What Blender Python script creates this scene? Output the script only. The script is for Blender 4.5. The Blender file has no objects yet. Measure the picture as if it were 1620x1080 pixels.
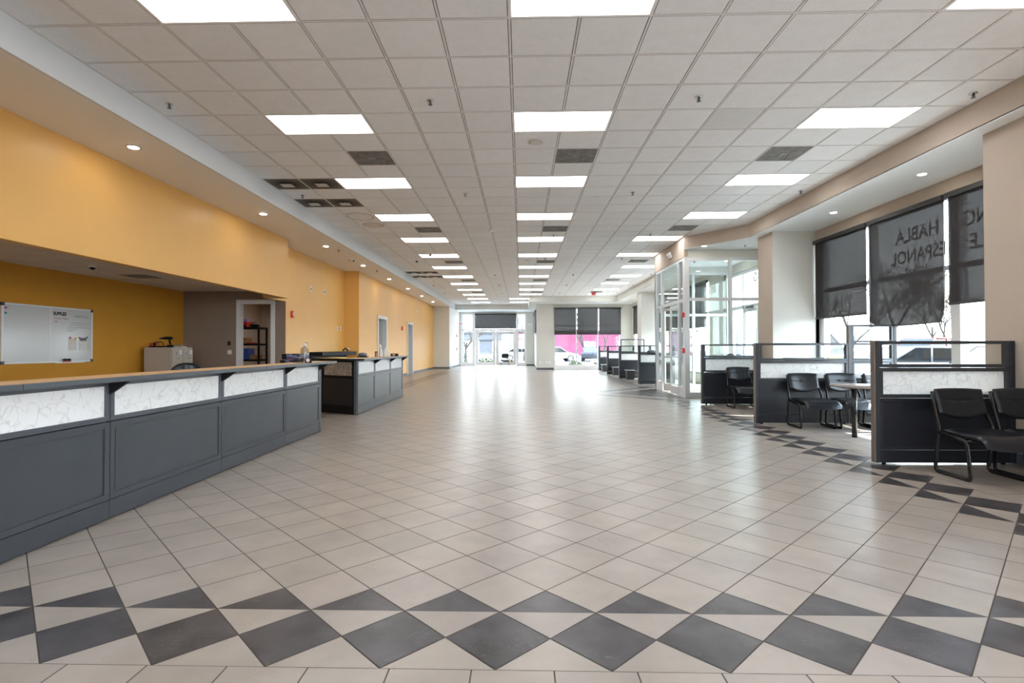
import bpy, math, random
from mathutils import Vector, Matrix
random.seed(7)
R = math.radians
PI = math.pi
scn = bpy.context.scene
COL = scn.collection

# ------------------------------------------------------------------ camera
H = 1.31
ZC = H + 2.8425          # main ceiling
ZS = 3.835               # lowered soffits
F_PX = 843.0253
yaw, pit, rol = -0.025557, 0.0119673, 0.00146
cam = bpy.data.cameras.new('camera')
camo = bpy.data.objects.new('camera', cam)
COL.objects.link(camo)
cam.sensor_fit = 'HORIZONTAL'
cam.sensor_width = 36
cam.lens = F_PX / 1620 * 36
cam.shift_x = (810 - 802.985) / 1620
cam.shift_y = (539.19 - 540) / 1620
cam.clip_start = 0.05
cam.clip_end = 600
# world->camera: rotate by yaw about z, then pitch, then roll
Mz = Matrix.Rotation(yaw, 3, 'Z')
Mx = Matrix.Rotation(-pit, 3, 'X')
My = Matrix.Rotation(-rol, 3, 'Y')
W2C = My @ Mx @ Mz                                  # camera frame: x right, y forward, z up
base = Matrix(((1, 0, 0), (0, 0, 1), (0, -1, 0)))   # (x,y,z)->(x, z, -y): blender camera axes
camo.matrix_world = Matrix.Translation((0, 0, H)) @ (base @ W2C).inverted().to_4x4()
scn.camera = camo

# ------------------------------------------------------------------ world, sun, exposure
world = bpy.data.worlds.new('world')
scn.world = world
world.use_nodes = True
wn = world.node_tree
wn.nodes.clear()
wo = wn.nodes.new('ShaderNodeOutputWorld')
wb = wn.nodes.new('ShaderNodeBackground')
wtc = wn.nodes.new('ShaderNodeTexCoord')
wsep = wn.nodes.new('ShaderNodeSeparateXYZ')
wr = wn.nodes.new('ShaderNodeValToRGB')
wr.color_ramp.elements[0].position = 0.0
wr.color_ramp.elements[0].color = (0.93, 0.96, 1.0, 1)
wr.color_ramp.elements[1].position = 0.8
wr.color_ramp.elements[1].color = (0.62, 0.76, 1.0, 1)
wn.links.new(wtc.outputs['Generated'], wsep.inputs[0])
wn.links.new(wsep.outputs['Z'], wr.inputs[0])
wn.links.new(wr.outputs[0], wb.inputs['Color'])
wb.inputs['Strength'].default_value = 13
wn.links.new(wb.outputs[0], wo.inputs[0])

sun = bpy.data.lights.new('sun', 'SUN')
sun.energy = 32.0
sun.angle = R(0.6)
sun.color = (1.0, 0.95, 0.88)
suno = bpy.data.objects.new('sun', sun)
COL.objects.link(suno)
suno.location = (30, -15, 30)
suno.rotation_euler = Vector((-1, 0.17, -1.33)).to_track_quat('-Z', 'Y').to_euler()

PANEL_POWER = 7.0        # emission of the ceiling light panels
scn.view_settings.view_transform = 'Standard'
scn.view_settings.look = 'None'
scn.view_settings.exposure = 0.40
scn.view_settings.gamma = 1.0
scn.view_settings.use_curve_mapping = False
cy = scn.cycles
cy.use_denoising = True
cy.max_bounces = 10
cy.diffuse_bounces = 5
cy.glossy_bounces = 4
cy.transmission_bounces = 6
cy.transparent_max_bounces = 16
cy.sample_clamp_indirect = 6
cy.caustics_reflective = False
cy.caustics_refractive = False

# ------------------------------------------------------------------ materials
def newmat(name):
    m = bpy.data.materials.new(name)
    m.use_nodes = True
    m.node_tree.nodes.clear()
    return m, m.node_tree

def mat(name, col, rough=0.5, metal=0.0, spec=0.5, var=0.0, vscale=20.0, bump=0.0, bscale=60.0, stretch=None, coat=0.0):
    m, nt = newmat(name)
    N, L = nt.nodes, nt.links
    o = N.new('ShaderNodeOutputMaterial')
    b = N.new('ShaderNodeBsdfPrincipled')
    L.new(b.outputs[0], o.inputs[0])
    b.inputs['Base Color'].default_value = (*col, 1)
    b.inputs['Roughness'].default_value = rough
    b.inputs['Metallic'].default_value = metal
    b.inputs['Specular IOR Level'].default_value = spec
    b.inputs['Coat Weight'].default_value = coat
    if var or bump:
        tc = N.new('ShaderNodeTexCoord')
        mp = N.new('ShaderNodeMapping')
        L.new(tc.outputs['Object'], mp.inputs[0])
        if stretch:
            mp.inputs['Scale'].default_value = stretch
    if var:
        n = N.new('ShaderNodeTexNoise')
        n.inputs['Scale'].default_value = vscale
        n.inputs['Detail'].default_value = 5
        L.new(mp.outputs[0], n.inputs['Vector'])
        rp = N.new('ShaderNodeValToRGB')
        rp.color_ramp.elements[0].position = 0.3
        rp.color_ramp.elements[1].position = 0.7
        rp.color_ramp.elements[0].color = (*[max(0, c * (1 - var)) for c in col], 1)
        rp.color_ramp.elements[1].color = (*[min(1, c * (1 + var)) for c in col], 1)
        L.new(n.outputs['Fac'], rp.inputs[0])
        L.new(rp.outputs[0], b.inputs['Base Color'])
    if bump:
        n2 = N.new('ShaderNodeTexNoise')
        n2.inputs['Scale'].default_value = bscale
        n2.inputs['Detail'].default_value = 3
        L.new(mp.outputs[0], n2.inputs['Vector'])
        bp = N.new('ShaderNodeBump')
        bp.inputs['Strength'].default_value = bump
        bp.inputs['Distance'].default_value = 0.004
        L.new(n2.outputs['Fac'], bp.inputs['Height'])
        L.new(bp.outputs[0], b.inputs['Normal'])
    return m

def emis(name, col, st):
    m, nt = newmat(name)
    N, L = nt.nodes, nt.links
    o = N.new('ShaderNodeOutputMaterial')
    e = N.new('ShaderNodeEmission')
    e.inputs[0].default_value = (*col, 1)
    e.inputs[1].default_value = st
    L.new(e.outputs[0], o.inputs[0])
    return m

def glassmat(name, tint=(0.93, 0.97, 0.96), refl=1.0, rough=0.0):
    m, nt = newmat(name)
    N, L = nt.nodes, nt.links
    o = N.new('ShaderNodeOutputMaterial')
    t = N.new('ShaderNodeBsdfTransparent')
    t.inputs[0].default_value = (*tint, 1)
    g = N.new('ShaderNodeBsdfGlossy')
    g.inputs['Roughness'].default_value = rough
    lw = N.new('ShaderNodeLayerWeight'); lw.inputs['Blend'].default_value = 0.5
    pw = N.new('ShaderNodeMath'); pw.operation = 'POWER'; pw.inputs[1].default_value = 5
    mu = N.new('ShaderNodeMath'); mu.operation = 'MULTIPLY_ADD'
    mu.inputs[1].default_value = .92 * refl; mu.inputs[2].default_value = .045 * refl
    mx = N.new('ShaderNodeMixShader')
    L.new(lw.outputs['Facing'], pw.inputs[0]); L.new(pw.outputs[0], mu.inputs[0]); L.new(mu.outputs[0], mx.inputs[0])
    L.new(t.outputs[0], mx.inputs[1]); L.new(g.outputs[0], mx.inputs[2])
    L.new(mx.outputs[0], o.inputs[0])
    return m

def tintmat(name, col, rough, veins=0.0, vein_col=(0.3, 0.25, 0.2), cloud=0.1, nscale=3.0, bump=0.0, spec=0.5, pits=0.0, extra=None):
    """surface whose base colour is multiplied by the per-face attribute 'tint'"""
    m, nt = newmat(name)
    N, L = nt.nodes, nt.links
    o = N.new('ShaderNodeOutputMaterial')
    b = N.new('ShaderNodeBsdfPrincipled')
    b.inputs['Roughness'].default_value = rough
    b.inputs['Specular IOR Level'].default_value = spec
    L.new(b.outputs[0], o.inputs[0])
    tc = N.new('ShaderNodeTexCoord')
    at = N.new('ShaderNodeAttribute'); at.attribute_name = 'tint'
    n = N.new('ShaderNodeTexNoise'); n.inputs['Scale'].default_value = nscale; n.inputs['Detail'].default_value = 6
    L.new(tc.outputs['Object'], n.inputs['Vector'])
    rp = N.new('ShaderNodeValToRGB')
    rp.color_ramp.elements[0].position = 0.3; rp.color_ramp.elements[1].position = 0.7
    rp.color_ramp.elements[0].color = (*[c * (1 - cloud) for c in col], 1)
    rp.color_ramp.elements[1].color = (*[min(1, c * (1 + cloud)) for c in col], 1)
    L.new(n.outputs['Fac'], rp.inputs[0])
    cur = rp.outputs[0]
    if veins:
        v = N.new('ShaderNodeTexNoise'); v.inputs['Scale'].default_value = 14; v.inputs['Detail'].default_value = 4; v.inputs['Distortion'].default_value = 1.4
        L.new(tc.outputs['Object'], v.inputs['Vector'])
        s = N.new('ShaderNodeMath'); s.operation = 'SUBTRACT'; s.inputs[1].default_value = 0.5
        a = N.new('ShaderNodeMath'); a.operation = 'ABSOLUTE'
        L.new(v.outputs['Fac'], s.inputs[0]); L.new(s.outputs[0], a.inputs[0])
        mr = N.new('ShaderNodeMapRange'); mr.inputs['From Min'].default_value = 0.0; mr.inputs['From Max'].default_value = 0.014
        mr.inputs['To Min'].default_value = veins; mr.inputs['To Max'].default_value = 0.0
        L.new(a.outputs[0], mr.inputs['Value'])
        n3 = N.new('ShaderNodeTexNoise'); n3.inputs['Scale'].default_value = 4
        L.new(tc.outputs['Object'], n3.inputs['Vector'])
        mr3 = N.new('ShaderNodeMapRange'); mr3.inputs['From Min'].default_value = 0.5; mr3.inputs['From Max'].default_value = 0.6
        L.new(n3.outputs['Fac'], mr3.inputs['Value'])
        mm = N.new('ShaderNodeMath'); mm.operation = 'MULTIPLY'
        L.new(mr.outputs[0], mm.inputs[0]); L.new(mr3.outputs[0], mm.inputs[1])
        mx = N.new('ShaderNodeMixRGB'); mx.inputs[2].default_value = (*vein_col, 1)
        L.new(mm.outputs[0], mx.inputs[0]); L.new(cur, mx.inputs[1])
        cur = mx.outputs[0]
    if pits:
        v = N.new('ShaderNodeTexNoise'); v.inputs['Scale'].default_value = 130; v.inputs['Detail'].default_value = 2
        L.new(tc.outputs['Object'], v.inputs['Vector'])
        mr = N.new('ShaderNodeMapRange'); mr.inputs['From Min'].default_value = 0.62; mr.inputs['From Max'].default_value = 0.68
        mr.inputs['To Min'].default_value = 0; mr.inputs['To Max'].default_value = pits
        L.new(v.outputs['Fac'], mr.inputs['Value'])
        mx = N.new('ShaderNodeMixRGB'); mx.inputs[2].default_value = (0.25, 0.24, 0.23, 1)
        L.new(mr.outputs[0], mx.inputs[0]); L.new(cur, mx.inputs[1])
        cur = mx.outputs[0]
    if extra:
        cur = extra(nt, tc, cur)
    mul = N.new('ShaderNodeMixRGB'); mul.blend_type = 'MULTIPLY'; mul.inputs[0].default_value = 1
    L.new(cur, mul.inputs[1]); L.new(at.outputs['Color'], mul.inputs[2])
    L.new(mul.outputs[0], b.inputs['Base Color'])
    if bump:
        nb = N.new('ShaderNodeTexNoise'); nb.inputs['Scale'].default_value = 9; nb.inputs['Detail'].default_value = 4
        L.new(tc.outputs['Object'], nb.inputs['Vector'])
        bp = N.new('ShaderNodeBump'); bp.inputs['Strength'].default_value = bump; bp.inputs['Distance'].default_value = 0.003
        L.new(nb.outputs['Fac'], bp.inputs['Height']); L.new(bp.outputs[0], b.inputs['Normal'])
    return m

def stain(nt, tc, cur):
    """two brown water marks on ceiling tiles and one greyer tile edge"""
    N, L = nt.nodes, nt.links
    for (cx, cyy, rx, ry, fill) in ((-3.50, 11.46, 0.30, 0.36, 0.12), (-3.42, 12.24, 0.24, 0.26, 0.5)):
        sb = N.new('ShaderNodeVectorMath'); sb.operation = 'SUBTRACT'; sb.inputs[1].default_value = (cx, cyy, ZC)
        L.new(tc.outputs['Object'], sb.inputs[0])
        sc = N.new('ShaderNodeVectorMath'); sc.operation = 'MULTIPLY'; sc.inputs[1].default_value = (1 / rx, 1 / ry, 0)
        L.new(sb.outputs[0], sc.inputs[0])
        ln = N.new('ShaderNodeVectorMath'); ln.operation = 'LENGTH'
        L.new(sc.outputs[0], ln.inputs[0])
        rp = N.new('ShaderNodeValToRGB')
        e = rp.color_ramp.elements
        e[0].position = 0.0; e[0].color = (fill * .5, fill * .5, fill * .5, 1)
        e[1].position = 0.84; e[1].color = (fill * .7, fill * .7, fill * .7, 1)
        k = e.new(0.95); k.color = (0.9, 0.9, 0.9, 1)
        k = e.new(1.0); k.color = (0, 0, 0, 1)
        L.new(ln.outputs['Value'], rp.inputs[0])
        mx = N.new('ShaderNodeMixRGB'); mx.inputs[2].default_value = (0.36, 0.24, 0.14, 1)
        L.new(rp.outputs[0], mx.inputs[0]); L.new(cur, mx.inputs[1])
        cur = mx.outputs[0]
    return cur

def swirlmat(name, a, b_, rough=0.25, sc=5.0):
    """white acrylic with combed arcs"""
    m, nt = newmat(name)
    N, L = nt.nodes, nt.links
    o = N.new('ShaderNodeOutputMaterial'); b = N.new('ShaderNodeBsdfPrincipled')
    L.new(b.outputs[0], o.inputs[0]); b.inputs['Roughness'].default_value = rough
    tc = N.new('ShaderNodeTexCoord')
    n = N.new('ShaderNodeTexNoise'); n.inputs['Scale'].default_value = sc; n.inputs['Detail'].default_value = 1.0; n.inputs['Distortion'].default_value = 1.0
    L.new(tc.outputs['Object'], n.inputs['Vector'])
    ad = N.new('ShaderNodeMixRGB'); ad.blend_type = 'ADD'; ad.inputs[0].default_value = 0.35
    L.new(tc.outputs['Object'], ad.inputs[1]); L.new(n.outputs['Color'], ad.inputs[2])
    v = N.new('ShaderNodeTexVoronoi'); v.feature = 'DISTANCE_TO_EDGE'; v.inputs['Scale'].default_value = sc * 1.6
    L.new(ad.outputs[0], v.inputs['Vector'])
    rp = N.new('ShaderNodeValToRGB')
    e = rp.color_ramp.elements
    e[0].position = 0.0; e[0].color = (*b_, 1)
    e[1].position = 0.09; e[1].color = (*a, 1)
    L.new(v.outputs[0], rp.inputs[0])
    n2 = N.new('ShaderNodeTexNoise'); n2.inputs['Scale'].default_value = 9; n2.inputs['Detail'].default_value = 4
    L.new(ad.outputs[0], n2.inputs['Vector'])
    mr = N.new('ShaderNodeMapRange'); mr.inputs['From Min'].default_value = 0.4; mr.inputs['From Max'].default_value = 0.65
    L.new(n2.outputs['Fac'], mr.inputs['Value'])
    mx = N.new('ShaderNodeMixRGB'); mx.inputs[2].default_value = (*a, 1)
    L.new(mr.outputs[0], mx.inputs[0]); L.new(rp.outputs[0], mx.inputs[1])
    L.new(mx.outputs[0], b.inputs['Base Color'])
    return m

def shademat(name, col, tr):
    """woven roller shade cloth that lets a little light through"""
    m, nt = newmat(name)
    N, L = nt.nodes, nt.links
    o = N.new('ShaderNodeOutputMaterial'); b = N.new('ShaderNodeBsdfPrincipled')
    b.inputs['Roughness'].default_value = 0.75
    tc = N.new('ShaderNodeTexCoord')
    n = N.new('ShaderNodeTexNoise'); n.inputs['Scale'].default_value = 12; n.inputs['Detail'].default_value = 6
    mp = N.new('ShaderNodeMapping'); mp.inputs['Scale'].default_value = (3, 3, 0.4)
    L.new(tc.outputs['Object'], mp.inputs[0]); L.new(mp.outputs[0], n.inputs['Vector'])
    rp = N.new('ShaderNodeValToRGB')
    rp.color_ramp.elements[0].position = .3; rp.color_ramp.elements[1].position = .7
    rp.color_ramp.elements[0].color = (*[c * .85 for c in col], 1); rp.color_ramp.elements[1].color = (*[c * 1.15 for c in col], 1)
    L.new(n.outputs['Fac'], rp.inputs[0]); L.new(rp.outputs[0], b.inputs['Base Color'])
    t = N.new('ShaderNodeBsdfTransparent')
    mx = N.new('ShaderNodeMixShader'); mx.inputs[0].default_value = tr
    L.new(b.outputs[0], mx.inputs[1]); L.new(t.outputs[0], mx.inputs[2]); L.new(mx.outputs[0], o.inputs[0])
    return m

def woodmat(name, c1, c2, rough=0.35):
    m, nt = newmat(name)
    N, L = nt.nodes, nt.links
    o = N.new('ShaderNodeOutputMaterial'); b = N.new('ShaderNodeBsdfPrincipled')
    L.new(b.outputs[0], o.inputs[0]); b.inputs['Roughness'].default_value = rough
    tc = N.new('ShaderNodeTexCoord'); mp = N.new('ShaderNodeMapping'); mp.inputs['Scale'].default_value = (14, 0.9, 14)
    n = N.new('ShaderNodeTexNoise'); n.inputs['Scale'].default_value = 3; n.inputs['Detail'].default_value = 6
    L.new(tc.outputs['Object'], mp.inputs[0]); L.new(mp.outputs[0], n.inputs['Vector'])
    rp = N.new('ShaderNodeValToRGB'); rp.color_ramp.elements[0].position = .35; rp.color_ramp.elements[1].position = .65
    rp.color_ramp.elements[0].color = (*c1, 1); rp.color_ramp.elements[1].color = (*c2, 1)
    L.new(n.outputs['Fac'], rp.inputs[0]); L.new(rp.outputs[0], b.inputs['Base Color'])
    return m

def dirtvent(name):
    """grey tile with dark soot ring blown out round a central plate"""
    m, nt = newmat(name)
    N, L = nt.nodes, nt.links
    o = N.new('ShaderNodeOutputMaterial'); b = N.new('ShaderNodeBsdfPrincipled')
    L.new(b.outputs[0], o.inputs[0]); b.inputs['Roughness'].default_value = 0.8
    tc = N.new('ShaderNodeTexCoord')
    ln = N.new('ShaderNodeVectorMath'); ln.operation = 'LENGTH'
    sc = N.new('ShaderNodeVectorMath'); sc.operation = 'MULTIPLY'; sc.inputs[1].default_value = (1, 1, 0)
    L.new(tc.outputs['Object'], sc.inputs[0]); L.new(sc.outputs[0], ln.inputs[0])
    rp = N.new('ShaderNodeValToRGB'); e = rp.color_ramp.elements
    e[0].position = 0.12; e[0].color = (0.03, 0.025, 0.022, 1)
    e[1].position = 0.34; e[1].color = (0.16, 0.145, 0.13, 1)
    L.new(ln.outputs['Value'], rp.inputs[0]); L.new(rp.outputs[0], b.inputs['Base Color'])
    return m

M = {}
M['grout'] = mat('grout', (0.10, 0.09, 0.08), 0.8)
M['tile'] = tintmat('tile', (0.35, 0.309, 0.272), 0.31, veins=0.65, vein_col=(0.3, 0.22, 0.16), cloud=0.10, nscale=3.5, bump=0.05, spec=0.5)
M['darktile'] = tintmat('darktile', (0.058, 0.054, 0.058), 0.3, veins=0.25, vein_col=(0.35, 0.33, 0.33), cloud=0.45, nscale=5, bump=0.05)
M['ceiltile'] = tintmat('ceiltile', (0.90, 0.915, 0.935), 0.9, cloud=0.02, nscale=8, pits=0.35, spec=0.1, extra=stain)
M['tbar'] = mat('tbar', (0.80, 0.79, 0.78), 0.5)
M['shadow_gap'] = mat('shadow_gap', (0.03, 0.028, 0.026), 0.9)  # ceiling backing coloured dark to give the shadow lines beside the bars
M['officeceil'] = tintmat('officeceil', (0.72, 0.68, 0.66), 0.9, cloud=0.02, nscale=8, pits=0.35, spec=0.1)
M['wallgrey'] = mat('wallgrey', (0.70, 0.70, 0.665), 0.6, var=0.02, vscale=2, bump=0.06, bscale=300)
M['walltaupe'] = mat('walltaupe', (0.52, 0.44, 0.37), 0.8, var=0.02, vscale=2, bump=0.06, bscale=300)
M['walldtaupe'] = mat('walldtaupe', (0.27, 0.205, 0.16), 0.8, var=0.02, vscale=2, bump=0.06, bscale=300)
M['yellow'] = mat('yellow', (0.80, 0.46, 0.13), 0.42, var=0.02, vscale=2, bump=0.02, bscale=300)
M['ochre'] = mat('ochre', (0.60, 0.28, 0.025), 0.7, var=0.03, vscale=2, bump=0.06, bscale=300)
M['white'] = mat('white', (0.90, 0.89, 0.885), 0.6)
M['whitecool'] = mat('whitecool', (0.88, 0.91, 0.925), 0.6)
M['soffitblue'] = mat('soffitblue', (0.74, 0.78, 0.80), 0.8, bump=0.05, bscale=200)
M['doorwhite'] = mat('doorwhite', (0.72, 0.73, 0.75), 0.4)
M['alu'] = mat('alu', (0.72, 0.74, 0.76), 0.35, metal=0.2)
M['baseboard'] = mat('baseboard', (0.10, 0.11, 0.13), 0.5)
M['glass'] = glassmat('glass')
M['screen_glass'] = glassmat('screen_glass', (0.95, 0.97, 0.97), 0.8)
M['bottleglass'] = glassmat('bottleglass', (0.72, 0.74, 0.76), 1.2)
M['slate'] = mat('slate', (0.040, 0.046, 0.056), 0.30, var=0.10, vscale=3, bump=0.05, bscale=400)
M['slateframe'] = mat('slateframe', (0.065, 0.074, 0.088), 0.33, metal=0.15)
M['black'] = mat('black', (0.008, 0.008, 0.010), 0.6, spec=0.2)
M['panel_shaded'] = mat('panel_shaded', (0.009, 0.011, 0.018), 0.42, var=0.15, vscale=6, bump=0.10, bscale=300, stretch=(1, 1, 6))  # slate darkened so its colour carries the shade on window-backed faces
M['pframe'] = mat('pframe', (0.045, 0.050, 0.060), 0.3, metal=0.3)
M['postbrown'] = mat('postbrown', (0.16, 0.13, 0.115), 0.4)
M['marble'] = swirlmat('marble', (0.74, 0.76, 0.77), (0.57, 0.57, 0.56))
M['marble_t'] = swirlmat('marble_t', (0.80, 0.82, 0.83), (0.60, 0.61, 0.62))
def _tr():
    nt = M['marble_t'].node_tree; N, L = nt.nodes, nt.links
    o = [n for n in N if n.type == 'OUTPUT_MATERIAL'][0]; b = [n for n in N if n.type == 'BSDF_PRINCIPLED'][0]
    src = b.inputs['Base Color'].links[0].from_socket
    t = N.new('ShaderNodeBsdfTranslucent'); L.new(src, t.inputs[0])
    mx = N.new('ShaderNodeMixShader'); mx.inputs[0].default_value = .5
    L.new(b.outputs[0], mx.inputs[1]); L.new(t.outputs[0], mx.inputs[2]); L.new(mx.outputs[0], o.inputs[0])
_tr()
M['marble_shaded'] = swirlmat('marble_shaded', (0.30, 0.25, 0.21), (0.62, 0.58, 0.54))  # marble browned in its colour to show the end panel in shadow
M['wood'] = woodmat('wood', (0.62, 0.37, 0.19), (0.78, 0.53, 0.32))
M['tabletop'] = mat('tabletop', (0.34, 0.30, 0.28), 0.25)
M['leather'] = mat('leather', (0.006, 0.008, 0.012), 0.30, spec=0.38, bump=0.10, bscale=90)
M['chairframe'] = mat('chairframe', (0.013, 0.013, 0.015), 0.22)
M['chrome'] = mat('chrome', (0.75, 0.75, 0.76), 0.15, metal=1)
M['shade'] = shademat('shade', (0.024, 0.022, 0.025), 0.085)
M['shadesheet'] = shademat('shadesheet', (0.024, 0.022, 0.026), 0.0075)
M['shadefar'] = shademat('shadefar', (0.06, 0.06, 0.065), 0.075)
M['cassette'] = mat('cassette', (0.03, 0.03, 0.033), 0.5)
M['lens'] = emis('lens', (1.0, 0.985, 0.97), PANEL_POWER)
M['bulb'] = emis('bulb', (1.0, 0.92, 0.80), 90.0)
M['vent'] = mat('vent', (0.20, 0.195, 0.19), 0.75, var=0.35, vscale=7, bump=0.5, bscale=120)
M['ventraise'] = mat('ventraise', (0.26, 0.255, 0.25), 0.7, var=0.2, vscale=12)
M['dirtvent'] = dirtvent('dirtvent')
M['plate'] = mat('plate', (0.62, 0.61, 0.60), 0.5)
M['red'] = mat('red', (0.65, 0.03, 0.03), 0.4)
M['boardwhite'] = mat('boardwhite', (0.60, 0.61, 0.62), 0.16)
M['ink'] = mat('ink', (0.02, 0.02, 0.02), 0.6)
M['inkred'] = mat('inkred', (0.42, 0.12, 0.12), 0.6)
M['inkblue'] = mat('inkblue', (0.22, 0.25, 0.32), 0.6)
M['paper'] = mat('paper', (0.75, 0.73, 0.72), 0.7)
M['magenta'] = mat('magenta', (0.55, 0.03, 0.40), 0.5)
M['teal'] = mat('teal', (0.03, 0.25, 0.28), 0.5)
M['yell'] = mat('yell', (0.85, 0.70, 0.05), 0.5)
M['cabinet'] = mat('cabinet', (0.46, 0.41, 0.36), 0.45)
M['cabdark'] = mat('cabdark', (0.10, 0.12, 0.15), 0.4)
M['boxblue'] = mat('boxblue', (0.06, 0.12, 0.55), 0.5)
M['boxteal'] = mat('boxteal', (0.02, 0.13, 0.20), 0.5)
M['card'] = mat('card', (0.40, 0.24, 0.12), 0.8)
M['concrete'] = mat('concrete', (0.70, 0.69, 0.67), 0.9)
M['asphalt'] = mat('asphalt', (0.09, 0.09, 0.095), 0.9, var=0.15, vscale=3)
M['grass'] = mat('grass', (0.04, 0.055, 0.02), 0.9, var=0.3, vscale=2)
M['bldwhite'] = mat('bldwhite', (0.09, 0.095, 0.105), 0.7)
M['roofdark'] = mat('roofdark', (0.03, 0.035, 0.045), 0.7)
M['bldpink'] = mat('bldpink', (0.13, 0.012, 0.05), 0.6, var=0.2, vscale=1.5, stretch=(3, 1, 0.2))
M['bark'] = mat('bark', (0.022, 0.019, 0.017), 0.9)
M['leaf'] = mat('leaf', (0.04, 0.055, 0.02), 0.8, var=0.4, vscale=1.5)
M['leafrust'] = mat('leafrust', (0.07, 0.04, 0.02), 0.8, var=0.4, vscale=1.5)
M['carwhite'] = mat('carwhite', (0.20, 0.21, 0.23), 0.4)
M['carsilver'] = mat('carsilver', (0.08, 0.09, 0.105), 0.4)
M['carblack'] = mat('carblack', (0.010, 0.012, 0.018), 0.4, spec=0.3)
M['carred'] = mat('carred', (0.25, 0.02, 0.02), 0.25, coat=0.5)
M['carglass'] = mat('carglass', (0.01, 0.012, 0.014), 0.1)
M['tyre'] = mat('tyre', (0.02, 0.02, 0.02), 0.8)
M['binmat'] = mat('binmat', (0.02, 0.02, 0.022), 0.5)
M['liner'] = mat('liner', (0.60, 0.61, 0.63), 0.3)
M['flaggreen'] = mat('flaggreen', (0.01, 0.16, 0.05), 0.6)
M['exitred'] = mat('exitred', (0.8, 0.10, 0.10), 0.4)
M['gold'] = mat('gold', (0.70, 0.55, 0.15), 0.4)
M['pole'] = mat('pole', (0.02, 0.025, 0.035), 0.5)
M['offcream'] = mat('offcream', (0.74, 0.72, 0.68), 0.6)

# ------------------------------------------------------------------ helpers
def setp(o, label=None, cat=None, group=None, kind=None):
    if label: o['label'] = label
    if cat: o['category'] = cat
    if group: o['group'] = group
    if kind: o['kind'] = kind
    return o

def empty(name, loc=(0, 0, 0), rz=0.0, label=None, cat=None, group=None, kind=None, parent=None):
    o = bpy.data.objects.new(name, None)
    o.empty_display_size = 0.1
    COL.objects.link(o)
    o.location = loc
    o.rotation_euler = (0, 0, rz)
    if parent: o.parent = parent
    return setp(o, label, cat, group, kind)

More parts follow.
